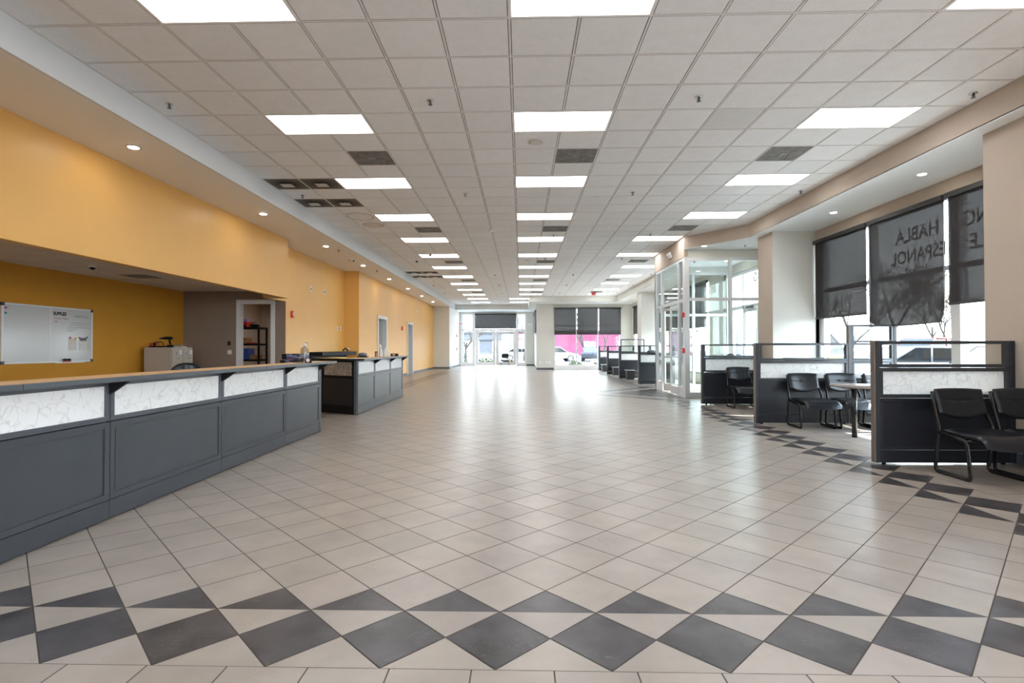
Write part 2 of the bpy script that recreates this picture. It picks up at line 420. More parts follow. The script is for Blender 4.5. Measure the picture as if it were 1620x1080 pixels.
class MB:
    def __init__(s, off=(0, 0, 0)):
        s.v = []; s.f = []; s.m = []; s.sm = []; s.t = []
        s.off = Vector(off); s.mi = 0; s.tint = 1.0; s.X = None
    def _a(s, pts):
        n = len(s.v)
        for p in pts:
            q = Vector(p)
            if s.X is not None: q = s.X @ q
            s.v.append(q - s.off)
        return n
    def _f(s, idx, smooth=False):
        s.f.append(idx); s.m.append(s.mi); s.sm.append(smooth); s.t.append(s.tint)
    def poly(s, pts, smooth=False):
        n = s._a(pts); s._f([n + i for i in range(len(pts))], smooth); return s
    def box(s, x0, y0, z0, x1, y1, z1):
        if x0 > x1: x0, x1 = x1, x0
        if y0 > y1: y0, y1 = y1, y0
        if z0 > z1: z0, z1 = z1, z0
        n = s._a([(x0, y0, z0), (x1, y0, z0), (x1, y1, z0), (x0, y1, z0), (x0, y0, z1), (x1, y0, z1), (x1, y1, z1), (x0, y1, z1)])
        for q in ((0, 3, 2, 1), (4, 5, 6, 7), (0, 1, 5, 4), (1, 2, 6, 5), (2, 3, 7, 6), (3, 0, 4, 7)):
            s._f([n + i for i in q])
        return s
    def prism(s, pts, a, b):
        """closed polygon pts (list of 3d) extruded by vector b-a"""
        d = Vector(b) - Vector(a)
        k = len(pts)
        n = s._a(pts); s._a([Vector(p) + d for p in pts])
        s._f([n + i for i in range(k)][::-1]); s._f([n + k + i for i in range(k)])
        for i in range(k):
            j = (i + 1) % k
            s._f([n + i, n + j, n + k + j, n + k + i])
        return s
    def tube(s, path, r, n=8, flat=None, caps=True):
        """path of points, r radius (number or list); flat=(a,b) makes an oval section: a along side axis, b along the other"""
        P = [Vector(p) for p in path]
        rs = r if isinstance(r, (list, tuple)) else [r] * len(P)
        prevu = None
        rings = []
        for i, p in enumerate(P):
            if i == 0: d = P[1] - P[0]
            elif i == len(P) - 1: d = P[-1] - P[-2]
            else: d = (P[i + 1] - P[i]).normalized() + (P[i] - P[i - 1]).normalized()
            if d.length < 1e-9: d = Vector((0, 0, 1))
            d.normalize()
            if prevu is None:
                up = Vector((1, 0, 0)) if abs(d.x) < 0.9 else Vector((0, 0, 1))
                u = (up - d * up.dot(d)).normalized()
            else:
                u = prevu - d * prevu.dot(d)
                u.normalize()
            prevu = u
            w = d.cross(u)
            a, b = flat if flat else (1, 1)
            ring = [p + (u * math.cos(2 * PI * k / n) * a + w * math.sin(2 * PI * k / n) * b) * rs[i] for k in range(n)]
            rings.append(s._a(ring))
        for i in range(len(rings) - 1):
            for k in range(n):
                k2 = (k + 1) % n
                s._f([rings[i] + k, rings[i] + k2, rings[i + 1] + k2, rings[i + 1] + k], True)
        if caps:
            s._f([rings[0] + k for k in range(n)][::-1]); s._f([rings[-1] + k for k in range(n)])
        return s
    def cyl(s, p0, p1, r, n=16, r1=None):
        return s.tube([p0, p1], [r, r if r1 is None else r1], n)
    def lathe(s, c, prof, n=16):
        """prof list of (r,z) about the vertical axis through c"""
        c = Vector(c); rings = []
        for (r, z) in prof:
            rings.append(s._a([c + Vector((r * math.cos(2 * PI * k / n), r * math.sin(2 * PI * k / n), z)) for k in range(n)]))
        for i in range(len(rings) - 1):
            for k in range(n):
                k2 = (k + 1) % n
                s._f([rings[i] + k, rings[i] + k2, rings[i + 1] + k2, rings[i + 1] + k], True)
        s._f([rings[0] + k for k in range(n)][::-1]); s._f([rings[-1] + k for k in range(n)])
        return s
    def ell(s, c, rx, ry, rz, n=12, m=8):
        c = Vector(c)
        rings = []
        for i in range(m + 1):
            a = -PI / 2 + PI * i / m
            rr = max(0.001, math.cos(a)); zz = math.sin(a)
            rings.append(s._a([c + Vector((rx * rr * math.cos(2 * PI * k / n), ry * rr * math.sin(2 * PI * k / n), rz * zz)) for k in range(n)]))
        for i in range(m):
            for k in range(n):
                k2 = (k + 1) % n
                s._f([rings[i] + k, rings[i] + k2, rings[i + 1] + k2, rings[i + 1] + k], True)
        return s
    def sheet(s, fn, nu, nv, smooth=True):
        """open grid surface fn(u,v), u,v in 0..1"""
        n = s._a([fn(i / nu, j / nv) for j in range(nv + 1) for i in range(nu + 1)])
        for j in range(nv):
            for i in range(nu):
                a = n + j * (nu + 1) + i
                s._f([a, a + 1, a + nu + 2, a + nu + 1], smooth)
        return s
    def build(s, name, mats, parent=None, bevel=0.0, seg=2, loc=None, solid=0.0):
        me = bpy.data.meshes.new(name)
        me.from_pydata([tuple(v) for v in s.v], [], s.f)
        if not isinstance(mats, (list, tuple)): mats = [mats]
        for m in mats: me.materials.append(M[m] if isinstance(m, str) else m)
        me.polygons.foreach_set('material_index', s.m)
        me.polygons.foreach_set('use_smooth', s.sm)
        if any(t != 1.0 for t in s.t):
            ca = me.color_attributes.new('tint', 'FLOAT_COLOR', 'CORNER')
            arr = []
            for p, t in zip(me.polygons, s.t):
                c = (t, t, t, 1.0) if not isinstance(t, tuple) else (*t, 1.0)
                for _ in range(p.loop_total): arr.extend(c)
            ca.data.foreach_set('color', arr)
        me.update()
        o = bpy.data.objects.new(name, me)
        COL.objects.link(o)
        if parent: o.parent = parent
        if loc: o.location = loc
        if bevel:
            b = o.modifiers.new('bevel', 'BEVEL'); b.width = bevel; b.segments = seg; b.limit_method = 'ANGLE'; b.angle_limit = R(40)
            b.harden_normals = False
        if solid:
            q = o.modifiers.new('solid', 'SOLIDIFY'); q.thickness = solid; q.offset = 0
        return o

def B(name, mats, x0, y0, z0, x1, y1, z1, parent=None, bevel=0.0, off=(0, 0, 0)):
    return MB(off).box(x0, y0, z0, x1, y1, z1).build(name, mats, parent, bevel)

def struct(o):
    o['kind'] = 'structure'
    return o

def kids(o):
    return [c for c in bpy.data.objects if c.parent == o]

def dup(root, loc, rz=None, label=None, group=None):
    """copy a thing with its parts and sub-parts (mesh data shared)"""
    r = root.copy(); COL.objects.link(r)
    r.location = loc
    if rz is not None: r.rotation_euler = (0, 0, rz)
    if label: r['label'] = label
    if group: r['group'] = group
    for c in TREE[root.name]:
        k = c.copy(); COL.objects.link(k); k.parent = r
        for g in TREE.get(c.name, []):
            q = g.copy(); COL.objects.link(q); q.parent = k
    return r
TREE = {}
def remember(root):
    ks = kids(root)
    TREE[root.name] = ks
    for k in ks:
        gs = kids(k)
        if gs: TREE[k.name] = gs
    return root

def text(name, body, size, loc, rot, m, parent=None, extrude=0.001, align='LEFT', sx=1.0, bold=0.0):
    cu = bpy.data.curves.new(name, 'FONT')
    cu.body = body; cu.size = size; cu.extrude = extrude; cu.align_x = align; cu.offset = bold
    cu.materials.append(M[m])
    o = bpy.data.objects.new(name, cu)
    COL.objects.link(o)
    o.location = loc; o.rotation_euler = rot; o.scale = (sx, 1, 1)
    dg = bpy.context.evaluated_depsgraph_get()
    me = bpy.data.meshes.new_from_object(o.evaluated_get(dg))
    bpy.data.objects.remove(o)
    me.materials.clear(); me.materials.append(M[m])
    o = bpy.data.objects.new(name, me)
    COL.objects.link(o)
    o.location = loc; o.rotation_euler = rot; o.scale = (sx, 1, 1)
    if parent: o.parent = parent
    return o

ORD = ['first', 'second', 'third', 'fourth', 'fifth', 'sixth', 'seventh', 'eighth', 'ninth', 'tenth', 'eleventh', 'twelfth', 'thirteenth', 'fourteenth']

def clip(poly, a, b, c):
    """keep the part of a 2d polygon where a*x+b*y<=c"""
    out = []
    n = len(poly)
    for i in range(n):
        p, q = poly[i], poly[(i + 1) % n]
        dp = a * p[0] + b * p[1] - c; dq = a * q[0] + b * q[1] - c
        if dp <= 1e-9: out.append(p)
        if (dp < -1e-9 and dq > 1e-9) or (dp > 1e-9 and dq < -1e-9):
            t = dp / (dp - dq)
            out.append((p[0] + (q[0] - p[0]) * t, p[1] + (q[1] - p[1]) * t))
    return out if len(out) >= 3 else []
def cliprect(poly, x0, y0, x1, y1):
    for (a, b, c) in ((-1, 0, -x0), (1, 0, x1), (0, -1, -y0), (0, 1, y1)):
        poly = clip(poly, a, b, c)
        if not poly: return []
    return poly
def area(p):
    return abs(sum(p[i][0] * p[(i + 1) % len(p)][1] - p[(i + 1) % len(p)][0] * p[i][1] for i in range(len(p)))) / 2

# ================================================================== FLOOR
P = 0.47355
BX0 = -0.58165; BY0 = 2.65344
fl = MB()
fl.mi = 0
fl.poly([(-9, -4.2, -0.0025), (6.75, -4.2, -0.0025), (6.75, 38.2, -0.0025), (-9, 38.2, -0.0025)])
LX, RX, NY, FY = BX0 - 7 * P, BX0 + 9 * P, BY0, BY0 + 55 * P        # base lines of the border
OL, OR_, ON, OF = LX - P, RX + P, NY - P, FY + P                    # outer joints of the border
G = 0.0032                                                         # half a grout joint
MC = 26.5; SC0 = 5
def shade_t(a=0.06):
    k = 1 + random.uniform(-a, a)
    return (k, k * (1 + random.uniform(-.01, .01)), k * (1 + random.uniform(-.02, .02)))
def put(poly, dark):
    if not poly or area(poly) < 0.0004: return
    fl.mi = 2 if dark else 1
    fl.tint = shade_t(0.10 if dark else 0.055)
    fl.poly([(x, y, 0) for x, y in poly])
for a in range(-20, 26):
    for m2 in range(-6, 118):
        # centres (k+.5, m) and (k, m+.5)
        if (a + m2) % 2 == 0: continue
        kx, my = a / 2, m2 / 2
        cx, cyy = BX0 + kx * P, BY0 + my * P
        if cx < OL - P or cx > OR_ + P or cyy < ON - P or cyy > OF + P: continue
        h = P / 2 - G * 1.42
        dia = [(cx, cyy - h), (cx + h, cyy), (cx, cyy + h), (cx - h, cyy)]
        s = kx - abs(my - MC)
        if s >= SC0 - 0.1:
            idx = round(s - SC0)
            d2 = cliprect(dia, OL, ON, 6.6, OF)
            if cx <= 4.30: put(d2, idx != 1)
            else: put(d2, False)
            continue
        inn = cliprect(dia, LX, NY, RX, FY)
        onbase = abs(cx - LX) < .01 or abs(cx - RX) < .01 or abs(cyy - NY) < .01 or abs(cyy - FY) < .01
        if area(inn) > 0.95 * area(dia) if inn else False:
            put(inn, False); continue
        if onbase:
            inn2 = cliprect(dia, LX, NY, RX, FY)
            put(inn2, True)
            for (x0, y0, x1, y1) in ((OL, ON, LX, OF), (RX, ON, OR_, OF), (LX, ON, RX, NY), (LX, FY, RX, OF)):
                put(cliprect(dia, x0, y0, x1, y1), False)
            continue
        out = cliprect(dia, OL, ON, OR_, OF)
        if not out: continue
        full = area(out) > 0.95 * area(dia)
        put(out, full)
# plain straight-laid tiles outside the border
S = 0.33555
X00 = 0.131 - 40 * S
def straight(x0, y0, x1, y1, ybase, bump=False):
    i0 = int((x0 - X00) / S) - 1
    i1 = int((x1 - X00) / S) + 2
    j0 = int((y0 - ybase) / S) - 2; j1 = int((y1 - ybase) / S) + 2
    for i in range(i0, i1):
        for j in range(j0, j1):
            x = X00 + i * S; y = ybase + j * S
            if bump and (x + S / 2 - BX0) / P - abs((y + S / 2 - BY0) / P - MC) >= SC0 - .1: continue
            put(cliprect([(x + G, y + G), (x + S - G, y + G), (x + S - G, y + S - G), (x + G, y + S - G)], x0 + G, y0 + G, x1 - G, y1 - G), False)
straight(-6.0, -1.2, 6.7, ON, ON)
straight(OR_, ON, 6.7, 12.2, ON)
straight(OR_, 12.2, 6.7, 18.4, ON, True)
straight(OR_, 18.4, 6.7, OF, ON)
straight(-8.9, ON, OL, OF, ON)
straight(-6.0, OF, 6.7, 38.0, ON)
struct(fl.build('floor', ['grout', 'tile', 'darktile']))

# ================================================================== CEILING
CX0 = -0.0989; CY0 = 4.5663; T = 0.6096
def bands():
    return [
        ([(1, 0, 5.27)], -4.2, 12.42),
        ('diag1', 12.42, 13.8),
        ([(1, 0, 4.2)], 13.8, 16.86),
        ('diag2', 16.86, 18.2),
        ([(1, 0, 5.27)], 18.2, 29.5),
        ([(1, 0, 0.49)], 29.5, 35.3)]
def clipceil(poly):
    res = []
    for b in bands():
        y0, y1 = b[-2], b[-1]
        q = cliprect(poly, -4.366, y0, 9, y1)
        if not q: continue
        if b[0] == 'diag1':   # line (5.27,12.42)-(4.2,13.8)
            q = clip(q, 1.38, 1.07, 1.38 * 5.27 + 1.07 * 12.42)
        elif b[0] == 'diag2':
            q = clip(q, 1.34, -1.07, 1.34 * 4.2 - 1.07 * 16.86)
        else:
            for h_ in b[0]: q = clip(q, *h_)
        if q: res.append(q)
    return res
lights, vents, dirty = {}, {}, []
for k in range(-1, 12):
    j = 4 * k - 1
    if j == 47: continue
    lights[('left', k)] = (-5, j)
    if k <= 10: lights[('middle', k)] = (0, j)
    if k <= 10: lights[('right', k)] = ((5 if k in (4, 5) else 6), j)
lights[('middle', 11)] = (-1, 43)
lights[('middle', 12)] = (-1, 47); lights[('left', 12)] = (-5, 47)
for r, j in enumerate((5, 13, 21, 29, 37)):
    vents[('left', r)] = (-4, j); vents[('middle', r)] = (1, j); vents[('right', r)] = (6, j)
vents.pop(('left', 5), None)
dirty = [(-7, 7), (-6, 7), (-7, 9), (-6, 9), (-7, 25), (-6, 25), (-7, 27), (-6, 27)]
skip = set()
for (i, j) in lights.values(): skip.add((i, j)); skip.add((i + 1, j))
for c in vents.values(): skip.add(c)
for c in dirty: skip.add(c)
ce = MB()
for i in range(-7, 9):
    for j in range(-14, 51):
        if (i, j) in skip: continue
        x, y = CX0 + i * T, CY0 + j * T
        g = 0.0165
        for q in clipceil([(x + g, y + g), (x + T - g, y + g), (x + T - g, y + T - g), (x + g, y + T - g)]):
            if area(q) < 0.001: continue
            ce.mi = 0
            k = 1 + random.uniform(-.025, .025)
            if (i, j) == (4, 3): k = 0.86
            ce.tint = (k, k, k)
            ce.poly([(a, b, ZC) for a, b in q][::-1])
ce.tint = 1.0
for i in range(-7, 10):
    x = CX0 + i * T
    for q in clipceil([(x - .010, -4.0), (x + .010, -4.0), (x + .010, 35.3), (x - .010, 35.3)]):
        ys = [p[1] for p in q]
        # leave out stretches that would cross a light panel
        y0, y1 = min(ys), max(ys)
        segs = [(y0, y1)]
        for (li, lj) in lights.values():
            if li + 1 == i:
                a, b = CY0 + lj * T, CY0 + (lj + 1) * T
                ns = []
                for (s0, s1) in segs:
                    if b <= s0 or a >= s1: ns.append((s0, s1)); continue
                    if s0 < a: ns.append((s0, a))
                    if b < s1: ns.append((b, s1))
                segs = ns
        xx0, xx1 = min(p[0] for p in q), max(p[0] for p in q)
        for (s0, s1) in segs:
            ce.mi = 1
            ce.box(xx0, s0, ZC - .003, xx1, s1, ZC + .02)
for j in range(-14, 52):
    y = CY0 + j * T
    for q in clipceil([(-4.366, y - .010), (5.3, y - .010), (5.3, y + .010), (-4.366, y + .010)]):
        xs = [p[0] for p in q]; ys = [p[1] for p in q]
        ce.mi = 1
        ce.box(min(xs), min(ys), ZC - .0025, max(xs), max(ys), ZC + .02)
ce.mi = 2
ce.poly([(-4.4, -4.2, ZC + .012), (5.4, -4.2, ZC + .012), (5.4, 35.4, ZC + .012), (-4.4, 35.4, ZC + .012)][::-1])
struct(ce.build('ceiling', ['ceiltile', 'tbar', 'shadow_gap']))

# fluorescent troffers
def troffer():
    root = empty('ceiling_light', (0, 0, 0))
    fr = MB(); w, d = T, T / 2
    for (x0, y0, x1, y1) in ((-w, -d, w, -d + .022), (-w, d - .022, w, d), (-w, -d + .022, -w + .022, d - .022), (w - .022, -d + .022, w, d - .022)):
        fr.box(x0, y0, -.004, x1, y1, .03)
    fr.build('frame', 'white', root)
    MB().box(-w + .022, -d + .022, .002, w - .022, d - .022, .012).build('lens', 'lens', root)
    return remember(root)
LT = None
for (side, k), (i, j) in sorted(lights.items(), key=lambda t: (t[0][0], t[0][1])):
    loc = (CX0 + (i + 1) * T, CY0 + (j + .5) * T, ZC)
    if k == -1:
        lab = 'glowing white ceiling panel overhead nearest the viewpoint in the %s row' % side
    else:
        lab = 'glowing white ceiling panel, %s from the front of the photo in the %s row' % (ORD[k], side)
    if LT is None:
        LT = troffer(); LT.location = loc; o = LT
    else:
        o = dup(LT, loc)
    setp(o, lab, 'ceiling light', 'fluorescent panels in the %s row' % side)

# grey perforated diffusers
def vent():
    root = empty('ceiling_vent')
    fr = MB(); h = T / 2 - .01
    fr.box(-h, -h, 0, h, h, .01)
    fr.build('panel', 'vent', root)
    q = MB()
    q.box(-.06, -.06, -.008, .06, .06, 0)
    for a in range(4):
        q.X = Matrix.Rotation(a * PI / 2 + .5, 4, 'Z')
        q.tube([(.09, 0, -.003), (.15, .03, -.004), (.21, .10, -.003), (.22, .17, -.002)], [.010, .016, .013, .006], 6, flat=(1, .35))
        q.tube([(.08, .04, -.003), (.13, .09, -.003), (.15, .16, -.002)], [.006, .010, .005], 6, flat=(1, .35))
    q.X = None
    q.build('swirl_vanes', 'ventraise', root)
    return remember(root)
VT = None
for (side, r), (i, j) in sorted(vents.items()):
    loc = (CX0 + (i + .5) * T, CY0 + (j + .5) * T, ZC)
    lab = 'square grey air vent, %s from the front in the %s row of the ceiling' % (ORD[r], side)
    if VT is None:
        VT = vent(); VT.location = loc; o = VT
    else: o = dup(VT, loc)
    setp(o, lab, 'vent', 'grey air vents in the ceiling')
# sooty diffusers
def dvent():
    root = empty('air_diffuser')
    h = T / 2 - .01
    MB().box(-h, -h, 0, h, h, .01).build('panel', 'dirtvent', root)
    q = MB(); q.box(-.10, -.085, -.028, .10, .085, -.022); q.box(-.02, -.02, -.022, .02, .02, 0)
    q.build('plate', 'plate', root)
    return remember(root)
DT = None
names = ['left of the near front pair', 'right of the near front pair', 'left of the near back pair', 'right of the near back pair',
         'left of the far front pair', 'right of the far front pair', 'left of the far back pair', 'right of the far back pair']
for nm, (i, j) in zip(names, dirty):
    loc = (CX0 + (i + .5) * T, CY0 + (j + .5) * T, ZC)
    if DT is None: DT = dvent(); DT.location = loc; o = DT
    else: o = dup(DT, loc)
    setp(o, 'soot-darkened square air diffuser with a pale plate, ' + nm, 'vent', 'sooty air diffusers by the left edge of the ceiling')

def sprinkler():
    root = empty('sprinkler')
    MB().lathe((0, 0, 0), [(.042, 0), (.042, -.006), (.02, -.012), (.012, -.014)], 14).build('escutcheon', 'chrome', root)
    q = MB(); q.cyl((0, 0, -.01), (0, 0, -.05), .009, 8); q.lathe((0, 0, -.055), [(.024, 0), (.024, .003)], 10)
    q.tube([(-.012, 0, -.014), (-.016, 0, -.035), (0, 0, -.052)], .003, 5); q.tube([(.012, 0, -.014), (.016, 0, -.035), (0, 0, -.052)], .003, 5)
    q.build('spray_head', 'cabdark', root)
    return remember(root)
sp = []
for y, xs in ((6.07, (-4.09, -1.04, 2.02, 5.07)), (9.8, (-4.07, -1.03, 2.05, 5.09)), (13.43, (.82, 3.25)), (17.06, (.78, 3.21)), (20.8, (-4.05, -1.02, 2.03, 5.05)), (24.2, (-4.0, -1.0, 2.06, 5.05)), (27.8, (-4.0, -1.0, 2.0, 5.0))):
    for x in xs: sp.append((x, y))
ST = None
rows = sorted(set(y for _, y in sp))
for (x, y) in sp:
    loc = (x, y, ZC)
    col = 'far left' if x < -3 else 'left of centre' if x < 0 else 'right of centre' if x < 2.5 else 'far right'
    lab = 'small dark sprinkler head in the ceiling, %s, %s row from the front' % (col, ORD[rows.index(y)])
    if ST is None: ST = sprinkler(); ST.location = loc; o = ST
    else: o = dup(ST, loc)
    setp(o, lab, 'sprinkler', 'sprinkler heads in the main ceiling')
for n_, (x, y, tx) in enumerate(((-4.7, 13.6, 'left soffit, nearer of two'), (-4.72, 17.3, 'left soffit, farther of two'), (5.52, 13.25, 'soffit outside the glass entrance'), (5.09, 15.75, 'ceiling inside the glass entrance'))):
    setp(dup(ST, (x, y, ZS)), 'small dark sprinkler head in the ' + tx, 'sprinkler', 'sprinkler heads in the lowered soffits')

# speakers, detectors, dome cameras in ceiling
def speaker(loc, label):
    root = empty('ceiling_speaker', loc, label=label, cat='speaker')
    MB().lathe((0, 0, 0), [(.115, 0), (.115, -.006), (.10, -.010), (.095, -.010)], 28).build('bezel', 'offcream', root)
    MB().lathe((0, 0, -.0105), [(.094, 0), (.06, -.004), (.001, -.006)], 28).build('grille', 'plate', root)
speaker((.205, 7.35, ZC), 'round pale ceiling speaker just beyond the second middle light panel')
speaker((.21, 17.4, ZC), 'round pale ceiling speaker far down the middle row')
def detector(loc, label):
    root = empty('smoke_detector', loc, label=label, cat='smoke detector')
    MB().lathe((0, 0, 0), [(.06, 0), (.06, -.02), (.045, -.045), (.001, -.05)], 18).build('housing', 'white', root)
    MB().cyl((0.02, 0, -.04), (.02, 0, -.052), .008, 8).build('indicator', 'cabdark', root)
detector((-.717, 12.83, ZC), 'small white smoke detector left of the middle light row')
def dome(loc, label):
    root = empty('dome_camera', loc, label=label, cat='security camera')
    MB().lathe((0, 0, 0), [(.055, 0), (.055, -.03), (.045, -.035)], 18).build('housing', 'white', root)
    MB().ell((0, 0, -.035), .042, .042, .04, 16, 8).build('lens_dome', 'black', root)
dome((-2.76, 16.1, ZC), 'small dark dome camera by the left light row, nearer the middle')
dome((-3.4, 17.25, ZC), 'small dark dome camera by the left edge of the main ceiling')
dome((-7.34, 8.93, 2.722), 'white dome camera on the ceiling above the whiteboard office')

# ================================================================== SOFFITS AND BULKHEADS
def trim(n, mats, boxes=None, polys=None, bevel=0):
    q = MB()
    for b in boxes or []: q.box(*b)
    for p in polys or []: q.poly(p)
    return struct(q.build('trim_%d' % n, mats, None, bevel))
# left lowered soffit (face at x=-4.366, underside at ZS)
trim(1, 'soffitblue', [(-4.40, -4.2, ZS, -4.366, 35.3, ZC + .05)])
trim(2, 'white', [(-5.95, -4.2, ZS, -4.40, 37.8, ZS + .05)])
# right bulkhead + soffit following the ceiling edge
def run(n, m, pts, z0, z1, th):
    q = MB()
    for a, b in zip(pts[:-1], pts[1:]):
        d = Vector((b[0] - a[0], b[1] - a[1], 0)).normalized(); nrm = Vector((d.y, -d.x, 0)) * th
        A = Vector((a[0], a[1], z0)); Bv = Vector((b[0], b[1], z0))
        q.prism([A, Bv, Bv + nrm, A + nrm], (0, 0, z0), (0, 0, z1))
    return struct(q.build('trim_%d' % n, m))
run(3, 'walltaupe', [(5.27, -4.2), (5.27, 12.42), (4.2, 13.8)], ZS - .002, ZC + .05, .04)
run(4, 'wallgrey', [(4.2, 16.86), (5.27, 18.2), (5.27, 29.5)], ZS - .002, ZC + .05, .04)
struct(MB().poly([(5.27, -4.2, ZS), (6.5, -4.2, ZS), (6.5, 13.95, ZS), (4.25, 13.95, ZS), (4.2, 13.8, ZS), (5.27, 12.42, ZS)]).poly(
    [(4.2, 16.86, ZS), (6.6, 16.86, ZS), (6.6, 31.4, ZS), (5.27, 31.4, ZS), (5.27, 18.2, ZS)]).poly(
    [(.49, 29.5, ZS), (5.27, 29.5, ZS), (5.27, 31.4, ZS), (.49, 31.4, ZS)]).poly(
    [(.49, 31.4, ZS), (.49, 37.9, ZS), (1.1, 37.9, ZS), (1.1, 31.4, ZS)]).poly(
    [(-4.395, 35.3, ZS), (-4.395, 37.9, ZS), (.49, 37.9, ZS), (.49, 35.3, ZS)]).poly(
    [(4.25, 13.95, ZS), (6.8, 13.95, ZS), (6.8, 16.86, ZS), (4.25, 16.86, ZS)]).build('trim_5', 'whitecool', solid=.02))
trim(6, 'wallgrey', [(.49, 29.5, ZS - .003, 5.30, 29.54, ZC + .05), (.46, 29.5, ZS - .003, .49, 35.3, ZC + .05), (-4.366, 35.3, ZS - .003, .49, 35.34, ZC + .05)])

# soffit downlights
def downlight():
    root = empty('downlight')
    q = MB(); q.lathe((0, 0, 0), [(.085, 0), (.085, -.006), (.064, -.008), (.06, -.004)], 22)
    q.build('trim_ring', 'plate', root)
    MB().lathe((0, 0, -.0085), [(.058, 0), (.05, -.003), (.001, -.004)], 20).build('bulb', 'bulb', root)
    return remember(root)
DL = downlight(); DL.location = (-4.87, 6.55, ZS)
setp(DL, 'round recessed downlight in the left soffit, first from the front', 'downlight', 'downlights in the left soffit')
for n_, y in enumerate((9.9, 13.13, 16.25, 19.5, 22.73, 25.96, 29.25)):
    setp(dup(DL, (-4.86, y, ZS)), 'round recessed downlight in the left soffit, %s from the front' % ORD[n_ + 1], 'downlight', 'downlights in the left soffit')
for (x, y, tx) in ((5.86, 7.91, 'over the blinds on the right, nearer one'), (5.86, 10.12, 'over the blinds on the right, farther one'),
                   (4.57, 13.38, 'at the corner above the glass entrance'), (5.78, 12.87, 'beside the far right pillar'),
                   (5.09, 14.9, 'inside the glass entrance, left one'), (6.0, 15.7, 'inside the glass entrance, right one'), (5.9, 26.3, 'over the far right cubicles')):
    setp(dup(DL, (x, y, ZS)), 'round recessed downlight ' + tx, 'downlight', 'downlights in the right soffit')
# camera hanging from the left soffit
cr = empty('security_camera', (-4.78, 14.9, ZS), label='small white bullet camera hanging under the left soffit', cat='security camera')
MB().lathe((0, 0, 0), [(.03, 0), (.03, -.01), (.01, -.02)], 12).cyl((0, 0, -.015), (0, 0, -.06), .008, 8).build('bracket', 'white', cr)
MB().tube([(-.09, .05, -.05), (.07, -.05, -.09)], .03, 12).build('housing', 'white', cr)
MB().cyl((.068, -.049, -.09), (.078, -.055, -.092), .024, 12).build('lens', 'black', cr)

# ================================================================== WALLS, LEFT SIDE
XH = -5.45; XR = -5.85; XL = -5.37
w = MB(); w.box(XH - .12, -4.2, 2.46, XH, 12.32, ZS + .03); w.box(XR, 12.2, 2.46, XH - .12, 12.32, ZS + .03); w.box(XR, 11.9, 2.46, XH - .12, 12.2, 2.52)
struct(w.build('wall_left', 'yellow', None, .004))
struct(MB().box(XR - .12, 13.10, 0, XR, 17.5, ZS + .03).box(XR - .12, 12.2, 2.46, XR, 13.10, ZS + .03).build('wall_left_recess', 'yellow'))
struct(B('wall_left_return', 'yellow', XR - .12, 17.5, 0, XL, 17.62, ZS + .03))
def holed(name, m, axis, c, th, a0, a1, z0, z1, holes):
    """wall in plane x=c or y=c spanning a0..a1; holes [(b0,b1,h0,h1)]"""
    q = MB(); cuts = sorted(holes); cur = a0
    def bx(s0, s1, t0, t1):
        if s1 - s0 < 1e-4 or t1 - t0 < 1e-4: return
        if axis == 'x': q.box(c, s0, t0, c + th, s1, t1)
        else: q.box(s0, c, t0, s1, c + th, t1)
    for (b0, b1, h0, h1) in cuts:
        bx(cur, b0, z0, z1); bx(b0, b1, z0, h0); bx(b0, b1, h1, z1); cur = b1
    bx(cur, a1, z0, z1)
    return struct(q.build(name, m))
holed('wall_left_far', 'yellow', 'x', XL - .12, .12, 17.62, 32.5, 0, ZS + .03, [(19.85, 21.05, 0, 2.44), (25.05, 26.15, 0, 2.44)])
holed('wall_office_end', 'walldtaupe', 'y', 13.085, .12, -8.55, XR - .004, 0, 2.9, [(-7.02, -6.18, 0, 2.425)])
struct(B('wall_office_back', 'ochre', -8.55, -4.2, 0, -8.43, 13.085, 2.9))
oc = MB()
def xlim(y1): return XH - .12 if y1 <= 12.26 else XR - .12
for i in range(0, 5):
    for j in range(0, 29):
        x0, y0 = -8.43 + i * T, 13.085 - (j + 1) * T
        x1, y1 = min(x0 + T, xlim(y0 + T)), y0 + T
        if x1 - x0 < .05: continue
        k = 1 + random.uniform(-.03, .03)
        oc.tint = (k, k, k); oc.mi = 0
        if (i, j) == (1, 4): continue
        oc.poly([(x0 + .014, y0 + .014, 2.722), (x0 + .014, y1 - .014, 2.722), (x1 - .014, y1 - .014, 2.722), (x1 - .014, y0 + .014, 2.722)])
oc.tint = 1.0; oc.mi = 1
for i in range(0, 5): oc.box(-8.43 + i * T - .009, -4.2, 2.719, -8.43 + i * T + .009, 13.08, 2.734)
for j in range(0, 29): oc.box(-8.43, 13.085 - j * T - .009, 2.7195, xlim(13.085 - j * T), 13.085 - j * T + .009, 2.734)
oc.mi = 2; oc.box(-8.43, -4.2, 2.735, XH - .1, 12.2, 2.75); oc.box(-8.43, 12.2, 2.735, XR - .12, 13.085, 2.75)
struct(oc.build('ceiling_office', ['officeceil', 'tbar', 'shadow_gap']))
o = dup(VT, (-8.43 + 1.5 * T, 13.085 - 4.5 * T, 2.722)); setp(o, 'grey square air vent in the low office ceiling over the cabinets', 'vent', 'office ceiling vent')

# storage room behind the office
struct(B('wall_storage_left', 'walltaupe', -8.55, 13.205, 0, -8.43, 17.2, 2.9))
struct(B('wall_storage_back', 'walltaupe', -8.43, 17.1, 0, XR - .12, 17.2, 2.9))
struct(B('ceiling_storage', 'white', -8.43, 13.2, 2.75, XR - .12, 17.2, 2.8))
struct(B('baseboard_storage', 'white', -8.43, 17.085, 0, XR - .12, 17.1, .10))
setp(dup(LT, (-7.0, 15.2, 2.748), 0), 'added glowing ceiling panel inside the storage room', 'ceiling light', 'added storage room light')  # lamp added to brighten the storage room

